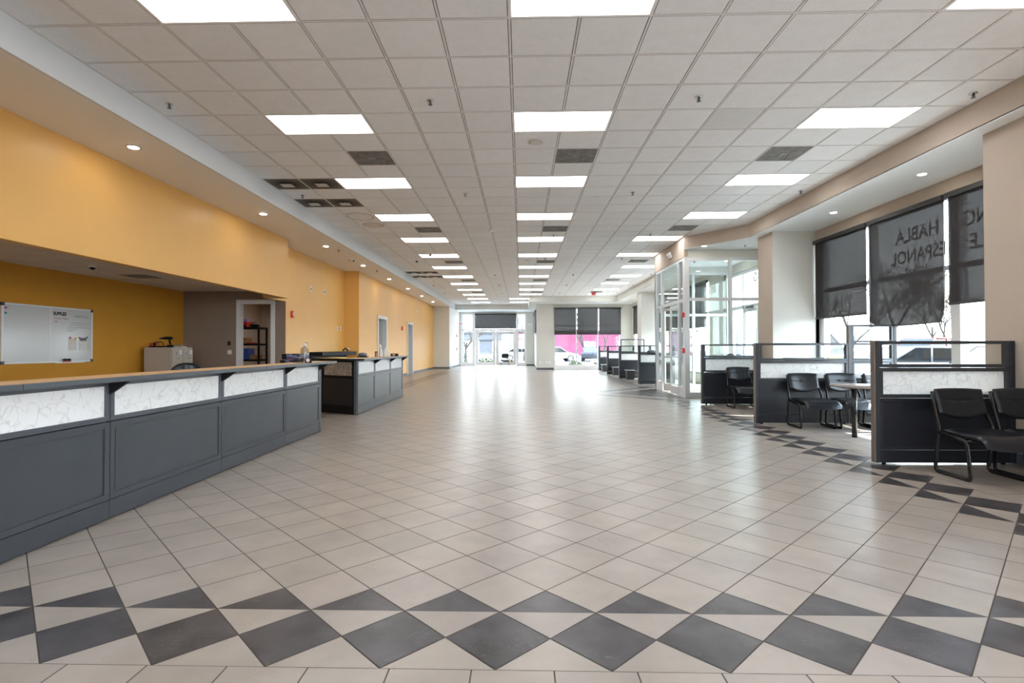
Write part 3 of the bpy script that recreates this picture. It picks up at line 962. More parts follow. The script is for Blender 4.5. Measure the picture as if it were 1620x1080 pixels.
def door_frame(n, axis, c, th, a0, a1, h, w_=.09, out=.015, label=None):
    """casing round an opening; axis 'x': opening in plane x=c..c+th along y"""
    q = MB()
    def bx(s0, s1, t0, t1):
        if axis == 'x': q.box(c - out, s0, t0, c + th + out, s1, t1)
        else: q.box(s0, c - out, t0, s1, c + th + out, t1)
    bx(a0 - w_ * .8, a0 + w_ * .2, 0, h + w_ * .8); bx(a1 - w_ * .2, a1 + w_ * .8, 0, h + w_ * .8); bx(a0 + w_ * .2, a1 - w_ * .2, h - w_ * .2, h + w_ * .8)
    return struct(q.build('door_%d' % n, 'doorwhite', None, .004))
door_frame(1, 'y', 13.085, .12, -7.0, -6.2, 2.42, .11)
for n_, (a0, a1) in enumerate(((19.85, 21.05), (25.05, 26.15))):
    fr = door_frame(2 + n_, 'x', XL - .12, .12, a0, a1, 2.43, .12, .03)
    leaf = MB(); leaf.box(XL - 1.02, a1 - .09, .02, XL - .15, a1 - .05, 2.40)
    lf = leaf.build('door_leaf', 'doorwhite', fr, .004)
    hb = MB(); hb.tube([(XL - .95, a1 - .09, 1.0), (XL - .95, a1 - .15, 1.0), (XL - .82, a1 - .15, 1.0)], .011, 8); hb.build('door_handle', 'chrome', lf)
    # little lobby behind the opening
    q = MB(); q.box(XL - 1.7, a0 - .6, 0, XL - 1.6, a1 + .6, 2.8); q.box(XL - 1.6, a1 + .5, 0, XL - .12, a1 + .6, 2.8); q.box(XL - 1.6, a0 - .6, 0, XL - .12, a0 - .5, 2.8)
    q.box(XL - 1.7, a0 - .6, 2.8, XL - .12, a1 + .6, 2.85)
    struct(q.build('wall_lobby', 'wallgrey'))
# ================================================================== WINDOWS
def window(n, m_frame, axis, c, a0, a1, z0, z1, mull, trans, fw=.06, fd=.11):
    """frame in plane x=c or y=c (centre), glass pane children"""
    root = empty('window_%d' % n, ((c, (a0 + a1) / 2, z0) if axis == 'x' else ((a0 + a1) / 2, c, z0)), kind='structure')
    off = root.location
    q = MB(off)
    def bx(Q, s0, s1, t0, t1, d):
        if axis == 'x': Q.box(c - d, s0, t0, c + d, s1, t1)
        else: Q.box(s0, c - d, t0, s1, c + d, t1)
    d = fd / 2
    bx(q, a0, a1, z0, z0 + fw, d); bx(q, a0, a1, z1 - fw, z1, d)
    bx(q, a0, a0 + fw, z0 + fw, z1 - fw, d); bx(q, a1 - fw, a1, z0 + fw, z1 - fw, d)
    q.build('window_frame', m_frame, root)
    for mm in mull:
        wv = mm[1] if isinstance(mm, tuple) else fw
        mc = mm[0] if isinstance(mm, tuple) else mm
        q = MB(off); bx(q, mc - wv / 2, mc + wv / 2, z0 + fw, z1 - fw, d + .002); q.build('mullion', m_frame, root)
    for t in trans:
        q = MB(off); bx(q, a0 + fw, a1 - fw, t - fw / 2, t + fw / 2, d - .004); q.build('transom', m_frame, root)
    q = MB(off); bx(q, a0 + .01, a1 - .01, z0 + .01, z1 - .01, .003)
    q.build('glass_pane', 'glass', root)
    return root
# far left
struct(B('wall_left_pier', 'wallgrey', XL - .1, 32.5, 0, -4.40, 32.62, ZS + .03))
struct(B('wall_left_end', 'white', -4.52, 32.6, 0, -4.40, 37.8, ZS + .03))
# far wall, left bay with the glazed doors
q = MB(); q.box(-4.52, 37.7, 3.70, 1.1, 37.82, ZS + .03); q.box(-4.52, 37.7, 0, -4.28, 37.82, 3.70); q.box(.36, 37.7, 0, 1.1, 37.82, 3.70)
struct(q.build('wall_far', 'wallgrey'))
struct(B('wall_far_side', 'wallgrey', .93, 31.62, 0, 1.05, 37.7, ZS + .03))
struct(B('wall_far_pier', 'wallgrey', .90, 31.15, 0, 1.88, 31.62, ZS + .03))
holed('wall_far_right', 'wallgrey', 'y', 31.2, .14, 1.88, 6.6, 0, ZS + .03, [(1.93, 5.80, .22, 3.63)])
struct(B('wall_far_ledge', 'white', 1.90, 31.06, 0, 5.84, 31.2, .235))
# right wall with pillars and window openings
XW = 6.40
holed('wall_right', 'walltaupe', 'x', XW, .16, -4.2, 12.6, 0, ZS + .03, [(-3.9, 1.0, .35, 3.63), (6.45, 11.74, .35, 3.63)])  # first opening is unseen, added behind the near pillar to admit daylight
holed('wall_right_middle', 'wallgrey', 'x', XW + .12, .16, 12.6, 17.0, 0, ZS + .03, [(14.05, 16.80, 0, 3.55)])
holed('wall_right_far', 'wallgrey', 'x', XW, .16, 17.0, 31.3, 0, ZS + .03, [(18.3, 24.0, .35, 3.63), (25.4, 30.4, .35, 3.63)])
struct(B('wall_pillar_near', 'walltaupe', 5.49, 1.2, 0, XW, 6.45, ZS - .001))
struct(B('wall_pillar_right', 'wallgrey', 5.48, 11.74, 0, XW + .12, 12.45, ZS - .001))
struct(B('wall_pillar_left_face', 'walltaupe', 5.475, 11.74, 0, 5.48, 12.45, ZS - .002))
struct(B('wall_pillar_far', 'wallgrey', 5.42, 24.2, 0, XW, 25.0, ZS - .001))
holed('wall_back', 'wallgrey', 'y', -4.3, .1, -9, 6.8, 0, 4.3, [(-3.0, .9, 1.0, 3.4)])
W10_added = window(10, 'alu', 'y', -4.25, -2.98, .88, 1.0, 3.4, [-1.7, -.4], [2.5])  # unseen rear window added to bring daylight onto the foreground
# slab over everything, keeps daylight out of the ceiling void
struct(B('roof', 'wallgrey', -9.2, -4.4, 4.35, 6.9, 38.2, 4.5))

# baseboards
def bb(side, *boxes):
    q = MB()
    for b in boxes: q.box(*b)
    struct(q.build('baseboard_' + side, 'baseboard', None, .002))
bb('left', (XL, 17.62, 0, XL + .012, 19.74, .12), (XL, 21.16, 0, XL + .012, 24.94, .12), (XL, 26.27, 0, XL + .012, 32.5, .12), (XL, 32.488, 0, -4.39, 32.5, .12), (-4.40, 32.5, 0, -4.388, 37.7, .12))
bb('far', (.885, 31.138, 0, 1.89, 31.15, .12), (.918, 31.15, 0, .93, 37.7, .12), (.36, 37.688, 0, .93, 37.7, .12), (.888, 31.15, 0, .90, 31.62, .12))
bb('right', (5.478, 1.2, 0, 5.49, 6.45, .13), (5.49, 6.45, 0, XW, 6.462, .13), (5.463, 11.728, 0, XW, 11.74, .13), (5.463, 11.74, 0, 5.475, 12.45, .13), (5.408, 24.188, 0, XW, 24.2, .13), (5.408, 24.2, 0, 5.42, 25, .13))

# ---- window instances
W1 = window(1, 'alu', 'x', 6.53, 6.46, 11.735, .36, 3.625, [(8.10, .17), (10.02, .10), (11.60, .11)], [2.51], .07, .12)
W2 = window(2, 'alu', 'y', 31.27, 1.935, 5.795, .225, 3.625, [(3.23, .06), (4.48, .06)], [2.56], .06, .12)
W3 = window(3, 'alu', 'x', 6.50, 18.32, 23.98, .36, 3.625, [20.2, 22.1], [2.51], .06, .12)
W4 = window(4, 'alu', 'x', 6.50, 25.42, 30.38, .36, 3.625, [27.1, 28.7], [2.51], .06, .12)
# lettering on the outside of the glass, read from the parking lot
RX_ = (PI / 2, 0, PI / 2)
def lettering(par, word, size, y, z, x=6.537, sx=1.0):
    o = text('lettering', word, size, (x - par.location.x, y - par.location.y, z - par.location.z), RX_, 'ink', par, .001, 'LEFT', sx, .006)
    return o
lettering(W1, 'HABLA', .315, 8.50, 3.09, 6.55, .98)
lettering(W1, 'ESPANOL', .305, 8.36, 2.735, 6.55, .95)
lettering(W1, 'NG', .315, 7.60, 3.09, 6.55, .9)
lettering(W1, 'LE', .315, 7.655, 2.735, 6.55, .9)

# entrance glazing in the outer wall
W5 = empty('window_5', (6.6, 15.43, 0), kind='structure')
q = MB((6.6, 15.43, 0))
for (y0, y1, z0, z1) in ((14.07, 14.15, 0, 3.54), (16.70, 16.78, 0, 3.54), (14.15, 16.70, 3.46, 3.54), (14.15, 16.70, 2.44, 2.54), (15.85, 15.92, 0, 3.46)):
    q.box(6.55, y0, z0, 6.65, y1, z1)
q.build('window_frame', 'alu', W5)
MB((6.6, 15.43, 0)).box(6.598, 14.1, 2.5, 6.602, 16.75, 3.5).box(6.598, 15.9, .1, 6.602, 16.75, 2.5).build('glass_pane', 'glass', W5)
lettering(W5, '1530', .37, 14.32, 3.17, 6.62, 1.4).scale[1] = 1.0
dl = MB((6.6, 15.43, 0))
for (y0, y1) in ((14.17, 15.0), (15.02, 15.84)):
    dl.box(6.57, y0, .02, 6.61, y0 + .06, 2.43); dl.box(6.57, y1 - .06, .02, 6.61, y1, 2.43); dl.box(6.57, y0 + .06, 2.33, 6.61, y1 - .06, 2.43); dl.box(6.57, y0 + .06, .02, 6.61, y1 - .06, .24)
d4 = dl.build('door_leaf', 'alu', W5)
MB((6.6, 15.43, 0)).box(6.588, 14.2, .2, 6.592, 14.97, 2.35).box(6.588, 15.05, .2, 6.592, 15.8, 2.35).build('door_glass', 'glass', d4)
MB((6.6, 15.43, 0)).box(6.50, 14.24, 1.0, 6.52, 14.96, 1.06).box(6.50, 15.06, 1.0, 6.52, 15.78, 1.06).build('push_bar', 'alu', d4)
MB((6.6, 15.43, 0)).box(6.48, 15.2, 2.42, 6.55, 15.55, 2.48).box(6.48, 14.4, 2.42, 6.55, 14.75, 2.48).build('door_closer', 'cabdark', d4)

# vestibule: headers, side glazing, doors
struct(MB().box(4.20, 13.80, 3.635, 4.30, 16.86, ZC + .05).build('trim_7', 'walltaupe', None, .003))
struct(MB().box(4.25, 13.90, 3.635, 6.55, 14.0, ZS - .001).box(4.30, 16.78, 3.635, 6.55, 16.86, ZS - .001).build('trim_8', 'wallgrey'))
W6 = empty('window_6', (5.3, 13.95, 0), kind='structure')
of = (5.3, 13.95, 0)
q = MB(of)
for (x0, x1) in ((4.21, 4.36), (5.38, 5.46), (6.42, 6.52)): q.box(x0, 13.90, 0, x1, 14.0, 3.635)
for (z0, z1) in ((3.55, 3.635), (2.51, 2.59), (0, .14)):
    q.box(4.36, 13.905, z0, 5.38, 13.995, z1); q.box(5.46, 13.905, z0, 6.42, 13.995, z1)
q.build('window_frame', 'alu', W6, .003)
MB(of).box(4.33, 13.948, .1, 6.45, 13.952, 3.6).build('glass_pane', 'glass', W6)
W7 = empty('window_7', (5.3, 16.82, 0), kind='structure')
of = (5.3, 16.82, 0)
q = MB(of)
for (x0, x1) in ((4.21, 4.30), (5.35, 5.43), (6.42, 6.52)): q.box(x0, 16.78, 0, x1, 16.86, 3.635)
for (z0, z1) in ((3.56, 3.635), (2.27, 2.35), (0, .14)):
    q.box(4.30, 16.785, z0, 5.35, 16.855, z1); q.box(5.43, 16.785, z0, 6.42, 16.855, z1)
q.build('window_frame', 'alu', W7, .003)
MB(of).box(4.28, 16.818, .1, 6.45, 16.822, 3.6).build('glass_pane', 'glass', W7)
W8 = empty('window_8', (4.25, 15.4, 0), kind='structure')
of = (4.25, 15.4, 0)
q = MB(of)
for (y0, y1) in ((13.80, 13.90), (14.36, 14.44), (16.08, 16.16), (16.70, 16.86)): q.box(4.21, y0, 0, 4.29, y1, 3.635)
for (y0, y1) in ((13.90, 14.36), (14.44, 16.08), (16.16, 16.70)):
    q.box(4.215, y0, 3.56, 4.285, y1, 3.635); q.box(4.215, y0, 2.49, 4.285, y1, 2.57)
for (y0, y1) in ((13.90, 14.36), (16.16, 16.70)): q.box(4.215, y0, 0, 4.285, y1, .28)
q.build('window_frame', 'alu', W8, .003)
MB(of).box(4.248, 13.86, .25, 4.252, 14.40, 3.6).box(4.248, 14.40, 2.52, 4.252, 16.12, 3.6).box(4.248, 16.12, .25, 4.252, 16.75, 3.6).build('glass_pane', 'glass', W8)
q = MB(of); q.box(4.292, 13.90, .25, 4.31, 13.93, 3.56); q.box(4.292, 14.30, .25, 4.31, 14.345, 3.56); q.box(4.292, 16.62, .25, 4.31, 16.68, 3.56); q.box(4.292, 16.18, .25, 4.31, 16.21, 3.56)
q.build('gasket', 'cabdark', W8)
# pair of glass doors: near leaf closed, far leaf swung inward
def glass_door(n, hinge, ang, wd):
    root = empty('door_%d' % n, (hinge[0], hinge[1], 0), ang, kind='structure')
    q = MB(); q.box(0, -.022, .02, .06, .022, 2.46); q.box(wd - .06, -.022, .02, wd, .022, 2.46); q.box(.06, -.022, 2.38, wd - .06, .022, 2.46); q.box(.06, -.022, .02, wd - .06, .022, .24)
    q.build('stile_frame', 'alu', root, .003)
    MB().box(.05, -.003, .2, wd - .05, .003, 2.4).build('door_glass', 'glass', root)
    MB().box(.06, -.075, .99, wd - .06, -.055, 1.05).box(.07, -.055, 1.0, .09, -.02, 1.04).box(wd - .09, -.055, 1.0, wd - .07, -.02, 1.04).build('push_bar', 'alu', root)
    return root
glass_door(4, (4.25, 14.45), R(90), .80)
glass_door(5, (4.27, 16.06), R(-62), .80)
q = empty('fire_strobe', (4.19, 13.86, 2.14), label='red fire alarm strobe high on the glass entrance corner post', cat='fire alarm')
MB().box(-.04, -.05, -.06, .018, .05, .06).build('housing', 'red', q, .006)
q = empty('fire_pull_station', (4.19, 13.86, 1.22), label='red fire alarm pull station low on the glass entrance corner post', cat='fire alarm')
MB().box(-.045, -.055, -.065, .018, .055, .065).build('housing', 'red', q, .006)
MB().box(-.058, -.035, -.01, -.045, .035, .01).build('handle', 'white', q)
def emlight(loc, rz, label):
    root = empty('emergency_light', loc, rz, label=label, cat='emergency light')
    MB().box(-.13, -.05, -.05, .13, 0, .05).build('housing', 'white', root, .01)
    for s in (-1, 1):
        o = MB().ell((s * .12, -.07, .07), .05, .045, .05, 12, 8).build('lamp_head', 'white', root)
emlight((4.195, 15.0, 3.83), R(-90), 'white twin-head emergency light above the entrance doors')
emlight((.62, 37.69, 2.92), 0, 'white twin-head emergency light on the far wall by the glass doors')

# far glazing with doors
W9 = empty('window_9', (-1.96, 37.76, 0), kind='structure')
of = (-1.96, 37.76, 0)
q = MB(of)
for x0, x1 in ((-4.28, -4.10), (-3.48, -3.26), (-.34, -.20), (.24, .36)): q.box(x0, 37.71, 0, x1, 37.81, 3.70)
for a0, a1 in ((-4.10, -3.48), (-3.26, -.34), (-.20, .24)):
    q.box(a0, 37.715, 3.62, a1, 37.805, 3.70); q.box(a0, 37.715, 2.47, a1, 37.805, 2.60)
q.box(-4.10, 37.715, 0, -3.48, 37.805, .22); q.box(-.20, 37.715, 0, .24, 37.805, .22)
q.build('window_frame', 'white', W9)
MB(of).box(-4.12, 37.758, .1, -3.46, 37.762, 3.65).box(-3.28, 37.758, 2.5, -.32, 37.762, 3.65).box(-.22, 37.758, .1, .26, 37.762, 3.65).build('glass_pane', 'glass', W9)
for n_, (x0, x1) in enumerate(((-3.25, -1.81), (-1.79, -.35))):
    d = empty('door_%d' % (6 + n_), ((x0 + x1) / 2, 37.76, 0), kind='structure')
    of2 = ((x0 + x1) / 2, 37.76, 0)
    q = MB(of2); q.box(x0, 37.735, .02, x0 + .20, 37.785, 2.46); q.box(x1 - .20, 37.735, .02, x1, 37.785, 2.46); q.box(x0 + .2, 37.735, 2.34, x1 - .2, 37.785, 2.46); q.box(x0 + .2, 37.735, .02, x1 - .2, 37.785, .26)
    q.box(x0 + .2, 37.735, .98, x1 - .2, 37.785, 1.02)
    q.build('stile_frame', 'white', d)
    MB(of2).box(x0 + .19, 37.758, .2, x1 - .19, 37.762, 2.36).build('door_glass', 'glass', d)
MB().box(-4.05, 37.55, 2.36, -3.5, 37.69, 2.44).build('door_closer', 'plate', W9, loc=(1.96, -37.76, 0))

# ================================================================== ROLLER SHADES
def roller(label, axis, c, a0, a1, z0, z1, m, sgn=1, wrinkle=0, group='black roller shades', pixy=None):
    """shade hanging in plane x=c or y=c between a0..a1"""
    loc = (c, (a0 + a1) / 2, z1) if axis == 'x' else ((a0 + a1) / 2, c, z1)
    root = empty('roller_shade', loc, label=label, cat='window shade', group=group)
    q = MB(loc)
    if axis == 'x': q.box(c - .05, a0 - .01, z1 - .075, c + .04, a1 + .01, z1)
    else: q.box(a0 - .01, c - .05, z1 - .075, a1 + .01, c + .04, z1)
    q.build('cassette', 'cassette', root, .004)
    if axis == 'x' and wrinkle:
        def fn(u, v):
            y = a0 + (a1 - a0) * u
            zb = z0 + .05 * abs(u - .45) + (.10 * max(0, (u - .86) / .14) ** 1.5)
            t = 1 - v
            z = (z1 - .06) * (1 - t) + zb * t
            y2 = y + (-.03 * max(0, t - .8) / .2 * (1 if u > .5 else -1) * abs(u - .5) * 2)
            x = c + (.022 * math.sin(u * 19 + 2.0 * v) + .014 * math.sin(u * 43 + 5 * v) + .018 * math.sin(7 * u - 9 * t)) * max(0, t - .35) ** 1.3
            if t > .94: x -= (t - .94) * .5
            return (x, y2, z)
        q = MB(loc).sheet(fn, 60, 60)
        q.build('shade_cloth', 'shadesheet', root)
        q = MB(loc)
        pts = [(c - .025 + .004 * math.sin(u * 40), a0 + .02 + (a1 - a0 - .04) * u, fn(u, 0)[2] + .008) for u in [i / 24 for i in range(25)]]
        q.tube(pts, .013, 8); q.build('hem', 'cassette', root)
        q = MB(loc); q.tube([(c - .02, a0 - .015, z1 - .1), (c - .022, a0 - .02, z0 + .15), (c - .03, a0 + .02, z0 + .02)], .004, 5)
        q.build('pull_chain', 'plate', root)
    else:
        q = MB(loc)
        if axis == 'x': q.box(c - .001, a0 + .015, z0 + .03, c + .001, a1 - .015, z1 - .06)
        else: q.box(a0 + .015, c - .001, z0 + .03, a1 - .015, c + .001, z1 - .06)
        q.build('shade_cloth', m, root)
        q = MB(loc)
        if axis == 'x': q.box(c - .012, a0 + .015, z0, c + .012, a1 - .015, z0 + .04)
        else: q.box(a0 + .015, c - .012, z0, a1 - .015, c + .012, z0 + .04)
        q.build('hem_bar', 'cassette', root)
    return root
roller('black roller shade with lettering showing through, nearest on the right wall', 'x', 6.38, 6.47, 8.12, 1.93, 3.60, 'shade')
roller('black roller shade with rumpled lower edge, middle of the three on the right', 'x', 6.38, 8.18, 9.90, 1.66, 3.60, 'shade', wrinkle=1)
roller('plain black roller shade next to the far right pillar', 'x', 6.38, 9.98, 11.71, 1.905, 3.60, 'shade')
for n_, (a0, a1) in enumerate(((1.93, 3.20), (3.25, 4.46), (4.51, 5.81))):
    roller('half-drawn dark shade on the far wall, %s of three over pink building' % ('leftmost', 'middle', 'rightmost')[n_], 'y', 31.12, a0, a1, 2.05, 3.62, 'shadefar')
roller('short dark shade over the far glass double doors', 'y', 37.62, -3.27, -.33, 2.64, 3.70, 'shadefar')
roller('dark shade seen edge-on behind the last right pillar', 'x', 6.34, 25.45, 30.3, 2.03, 3.60, 'shadefar')
roller('dark shade seen edge-on beside the glass entrance', 'x', 6.34, 18.35, 23.9, 2.0, 3.60, 'shadefar')
roller('narrow dark shade edge-on beside the far central pier', 'x', .86, 31.9, 36.5, 2.2, 3.52, 'shadefar')

# ================================================================== RECEPTION COUNTERS
def counter_front(root, off, x, y0, ys, ztop, sgn=1, mm='marble'):
    """panelled front in plane x, ys list of joint positions"""
    th = .05
    for a, b in zip(ys[:-1], ys[1:]):
        q = MB(off)   # lower framed panel
        q.box(x - th, a + .004, .155, x - .012, b - .004, .745)
        f = .045
        for (s0, s1, t0, t1) in ((a + .004, b - .004, .155, .155 + f), (a + .004, b - .004, .745 - f, .745), (a + .004, a + .004 + f, .155 + f, .745 - f), (b - .004 - f, b - .004, .155 + f, .745 - f)):
            q.box(x - .014, s0, t0, x, s1, t1)
        q.box(x - .0125, a + f + .018, .155 + f + .014, x - .007, b - f - .018, .745 - f - .014)
        q.build('lower_panel', 'slate', root, .004)
        q = MB(off)
        for (s0, s1, t0, t1) in ((a + .004, b - .004, .752, .79), (a + .004, b - .004, 1.02, 1.062), (a + .004, a + .045, .79, 1.02), (b - .045, b - .004, .79, 1.02)):
            q.box(x - .03, s0, t0, x, s1, t1)
        fr = q.build('upper_frame', 'slateframe', root, .003)
        MB(off).box(x - .02, a + .04, .785, x - .012, b - .04, 1.025).build('acrylic_panel', mm, fr)
        q = MB(off); q.box(x - th, a + .002, .012, x - .003, b - .002, .15)
        for t in (.25, .75): q.box(x - .0035, a + (b - a) * t, .07, x - .0015, a + (b - a) * t + .004, .105)
        q.build('kick_plate', 'slate', root, .002)
    for y in ys[1:-1]:
        q = MB(off); q.box(x - .04, y - .003, .15, x - .006, y + .003, 1.06); q.build('joint_strip', 'black', root)
    for y in ys[1:]:
        q = MB(off)
        yy = min(y, ys[-1] - .03)
        q.prism([(x, yy - .014, 1.063), (x + .16, yy - .014, 1.063), (x, yy - .014, .955)], (0, 0, 0), (0, .028, 0))
        q.build('bracket', 'black', root)

rc = empty('reception_counter', (-3.3, 5.5, 0), label='long slate reception counter with marbled panels and wood top in the left foreground', cat='reception counter')
of = (-3.3, 5.5, 0)
counter_front(rc, of, -3.14, 1, [.96, 2.48, 4.0, 5.52, 7.04, 8.24], 1.1)
q = MB(of)
q.box(-3.20, 8.245, .0, -3.138, 8.30, 1.062)
q.build('end_post', 'slateframe', rc, .006)
MB(of).box(-3.36, .6, 1.066, -2.975, 8.44, 1.0945).build('countertop', 'wood', rc)
for a, b in ((.6, 3.08), (3.086, 6.10), (6.106, 8.16), (8.166, 8.45)):
    MB(of).box(-2.975, a, 1.060, -2.945, b, 1.0965).build('edge_trim', 'slateframe', rc, .004)
MB(of).box(-3.36, 8.44, 1.060, -2.975, 8.46, 1.0965).build('edge_trim', 'slateframe', rc, .004)
MB(of).box(-3.66, .96, .70, -3.20, 8.2, .73).box(-3.25, .96, .0, -3.192, 8.24, 1.06).build('inner_desk', 'black', rc)
MB(of).box(-3.75, 8.1, 0, -3.25, 8.24, .73).build('desk_side', 'black', rc)

r2 = empty('reception_counter', (-3.4, 12.3, 0), label='second slate reception counter with black end panel, farther along the left side', cat='reception counter')
of = (-3.4, 12.3, 0)
counter_front(r2, of, -3.19, 1, [10.36, 11.56, 12.95, 14.25], 1.1)
MB(of).box(-3.25, 10.27, 0, -3.188, 10.355, 1.062).build('end_post', 'slateframe', r2, .006)
MB(of).box(-3.25, 14.25, 0, -3.188, 14.31, 1.062).build('end_post', 'slateframe', r2, .006)
# slanting end panel facing the viewpoint
A = Vector((-3.20, 10.27, 0)); Bv = Vector((-4.12, 10.80, 0))
dd = (Bv - A); Lp = dd.length; ang = math.atan2(dd.y, dd.x)
XM = Matrix.Translation(A) @ Matrix.Rotation(ang, 4, 'Z')      # local +x runs left, local +y faces the viewpoint side
def XB(mbx, *b):
    mbx.X = XM; mbx.box(*b); mbx.X = None; return mbx
q = XB(MB(of), 0, -.04, .0, Lp, .0, .755); XB(q, 0, -.04, .755, .13, .0, 1.062); XB(q, Lp - .13, -.04, .755, Lp, .0, 1.062); XB(q, .13, -.04, 1.02, Lp - .13, .0, 1.062)
q.build('end_panel', 'black', r2, .003)
XB(MB(of), .125, -.03, .755, Lp - .125, -.01, 1.025).build('acrylic_panel', 'marble_shaded', r2)
q = XB(MB(of), .10, 0, .17, Lp - .1, .006, .70); q.build('raised_panel', 'panel_shaded', r2, .003)
MB(of).poly([(-3.02, 10.12, 1.0945), (-3.02, 14.42, 1.0945), (-3.45, 14.42, 1.0945), (-3.45, 10.95, 1.0945), (-4.15, 11.35, 1.0945), (-4.38, 10.98, 1.0945), (-3.28, 10.10, 1.0945)]).build('countertop', 'wood', r2)
MB(of).poly([(-3.02, 10.12, 1.066), (-3.02, 14.42, 1.066), (-3.45, 14.42, 1.066), (-3.45, 10.95, 1.066), (-4.15, 11.35, 1.066), (-4.38, 10.98, 1.066), (-3.28, 10.10, 1.066)]).build('countertop_underside', 'black', r2)
for a, b in ((10.12, 10.80), (10.806, 14.42)):
    MB(of).box(-3.02, a, 1.060, -2.99, b, 1.0965).build('edge_trim', 'slateframe', r2, .004)
q = MB(of); q.prism([(-3.02, 10.10, 1.058), (-3.29, 10.08, 1.058), (-3.29, 10.10, 1.058), (-3.02, 10.12, 1.058)], (0, 0, 0), (0, 0, .038))
q.prism([(-3.29, 10.08, 1.058), (-4.39, 10.96, 1.058), (-4.38, 10.98, 1.058), (-3.28, 10.10, 1.058)], (0, 0, 0), (0, 0, .038))
q.build('edge_trim', 'black', r2)

# black workstation behind the second counter
ws = empty('black_desk', (-5.2, 15.9, 0), label='black back desk with raised ledge behind the second reception counter', cat='desk')
of = (-5.2, 15.9, 0)
MB(of).box(-5.75, 14.3, 1.08, -5.38, 17.3, 1.19).build('ledge', 'black', ws, .01)
MB(of).box(-5.75, 14.3, 0, -5.70, 17.3, 1.08).build('back_panel', 'black', ws)
MB(of).box(-5.70, 14.3, .70, -4.9, 17.3, .74).build('work_surface', 'black', ws)
MB(of).box(-4.96, 14.3, 0, -4.92, 17.3, .70).build('front_panel', 'black', ws)

# ---- things on the first counter
def lab(o, label, cat, group=None): return setp(o, label, cat, group)
sb = empty('sanitizer_bottle', (-3.115, 7.60, 1.0945), label='clear pump bottle of hand sanitizer on the first reception counter', cat='bottle')
MB().lathe((0, 0, 0), [(.052, 0), (.058, .01), (.058, .19), (.05, .21), (.02, .225), (.018, .235)], 20).build('bottle_body', 'bottleglass', sb)
MB().lathe((0, 0, .235), [(.022, 0), (.022, .025), (.008, .03), (.007, .055)], 14).tube([(0, 0, .29), (.05, -.01, .29), (.06, -.012, .28)], .007, 8).build('pump', 'plate', sb)
MB().cyl((0, 0, .01), (0, 0, .235), .004, 6).build('dip_tube', 'plate', sb)
tp = empty('tape_dispenser', (-3.03, 7.52, 1.0945), label='small black desk gadget right of the sanitizer bottle', cat='tape dispenser')
MB().prism([(-.045, -.02, 0), (.045, -.02, 0), (.045, -.02, .03), (.02, -.02, .065), (-.02, -.02, .07), (-.045, -.02, .04)], (0, 0, 0), (0, .04, 0)).build('body', 'black', tp, .006)
MB().cyl((0, -.024, .038), (0, .024, .038), .026, 16).build('tape_roll', 'plate', tp)
hs = empty('stapler', (-3.24, 7.66, 1.0945), R(20), label='low black stapler left of the sanitizer bottle', cat='stapler')
MB().box(-.07, -.018, 0, .07, .018, .012).build('base', 'black', hs, .004)
MB().prism([(-.07, -.015, .02), (.07, -.015, .014), (.065, -.015, .04), (-.05, -.015, .05)], (0, 0, 0), (0, .03, 0)).build('top_arm', 'black', hs, .004)

# printed cartons on the desk behind
def printed(name, m, cols, seed):
    mt, nt = newmat(name)
    N, L = nt.nodes, nt.links
    o = N.new('ShaderNodeOutputMaterial'); b = N.new('ShaderNodeBsdfPrincipled'); L.new(b.outputs[0], o.inputs[0]); b.inputs['Roughness'].default_value = .3
    tc = N.new('ShaderNodeTexCoord'); mp = N.new('ShaderNodeMapping'); mp.inputs['Location'].default_value = (seed, seed, seed); mp.inputs['Scale'].default_value = (1, 1, 2.2)
    v = N.new('ShaderNodeTexVoronoi'); v.inputs['Scale'].default_value = 11
    L.new(tc.outputs['Object'], mp.inputs[0]); L.new(mp.outputs[0], v.inputs['Vector'])
    sp_ = N.new('ShaderNodeSeparateXYZ'); L.new(v.outputs['Color'], sp_.inputs[0])
    rp = N.new('ShaderNodeValToRGB'); rp.color_ramp.interpolation = 'CONSTANT'
    e = rp.color_ramp.elements; e[0].position = 0; e[0].color = (*cols[0], 1); e[1].position = .3; e[1].color = (*cols[1], 1)
    for p_, c_ in zip((.55, .75, .92), cols[2:]):
        k = e.new(p_); k.color = (*c_, 1)
    L.new(sp_.outputs[0], rp.inputs[0]); L.new(rp.outputs[0], b.inputs['Base Color'])
    M[name] = mt
printed('print1', None, [(.02, .02, .04), (.05, .06, .14), (.18, .20, .30), (.30, .32, .38), (.5, .05, .08)], 3.1)
printed('print2', None, [(.02, .02, .03), (.12, .14, .22), (.25, .28, .36), (.05, .06, .1), (.4, .42, .46)], 8.7)
for (x, y, z, h_, wv, mm, lb, rz) in ((-4.02, 9.25, .985, .115, .34, 'print2', 'printed dark carton in the lower position behind the first counter end', 4), (-3.98, 9.30, 1.10, .105, .40, 'print1', 'wider printed dark carton stacked on the other behind the first counter end', -3)):
    o = empty('product_box', (x, y, z), R(rz), label=lb, cat='box', group='printed cartons behind the counter')
    MB().box(-wv / 2, -.10, 0, wv / 2, .10, h_).build('carton', mm, o, .003)
    MB().box(-wv / 2 + .004, -.1025, .004, -wv / 2 + .09, -.1005, h_ - .004).build('side_flap', 'black', o)
st = empty('side_table', (-4.0, 9.28, 0), label='black work shelf carrying the printed cartons between the two counters', cat='desk')
MB().box(-.42, -.16, .95, .30, .16, .985).build('table_top', 'black', st, .003)
for sx in (-.40, .26):
    for sy in (-.14, .11): MB().box(sx, sy, 0, sx + .03, sy + .03, .95).build('leg', 'black', st)

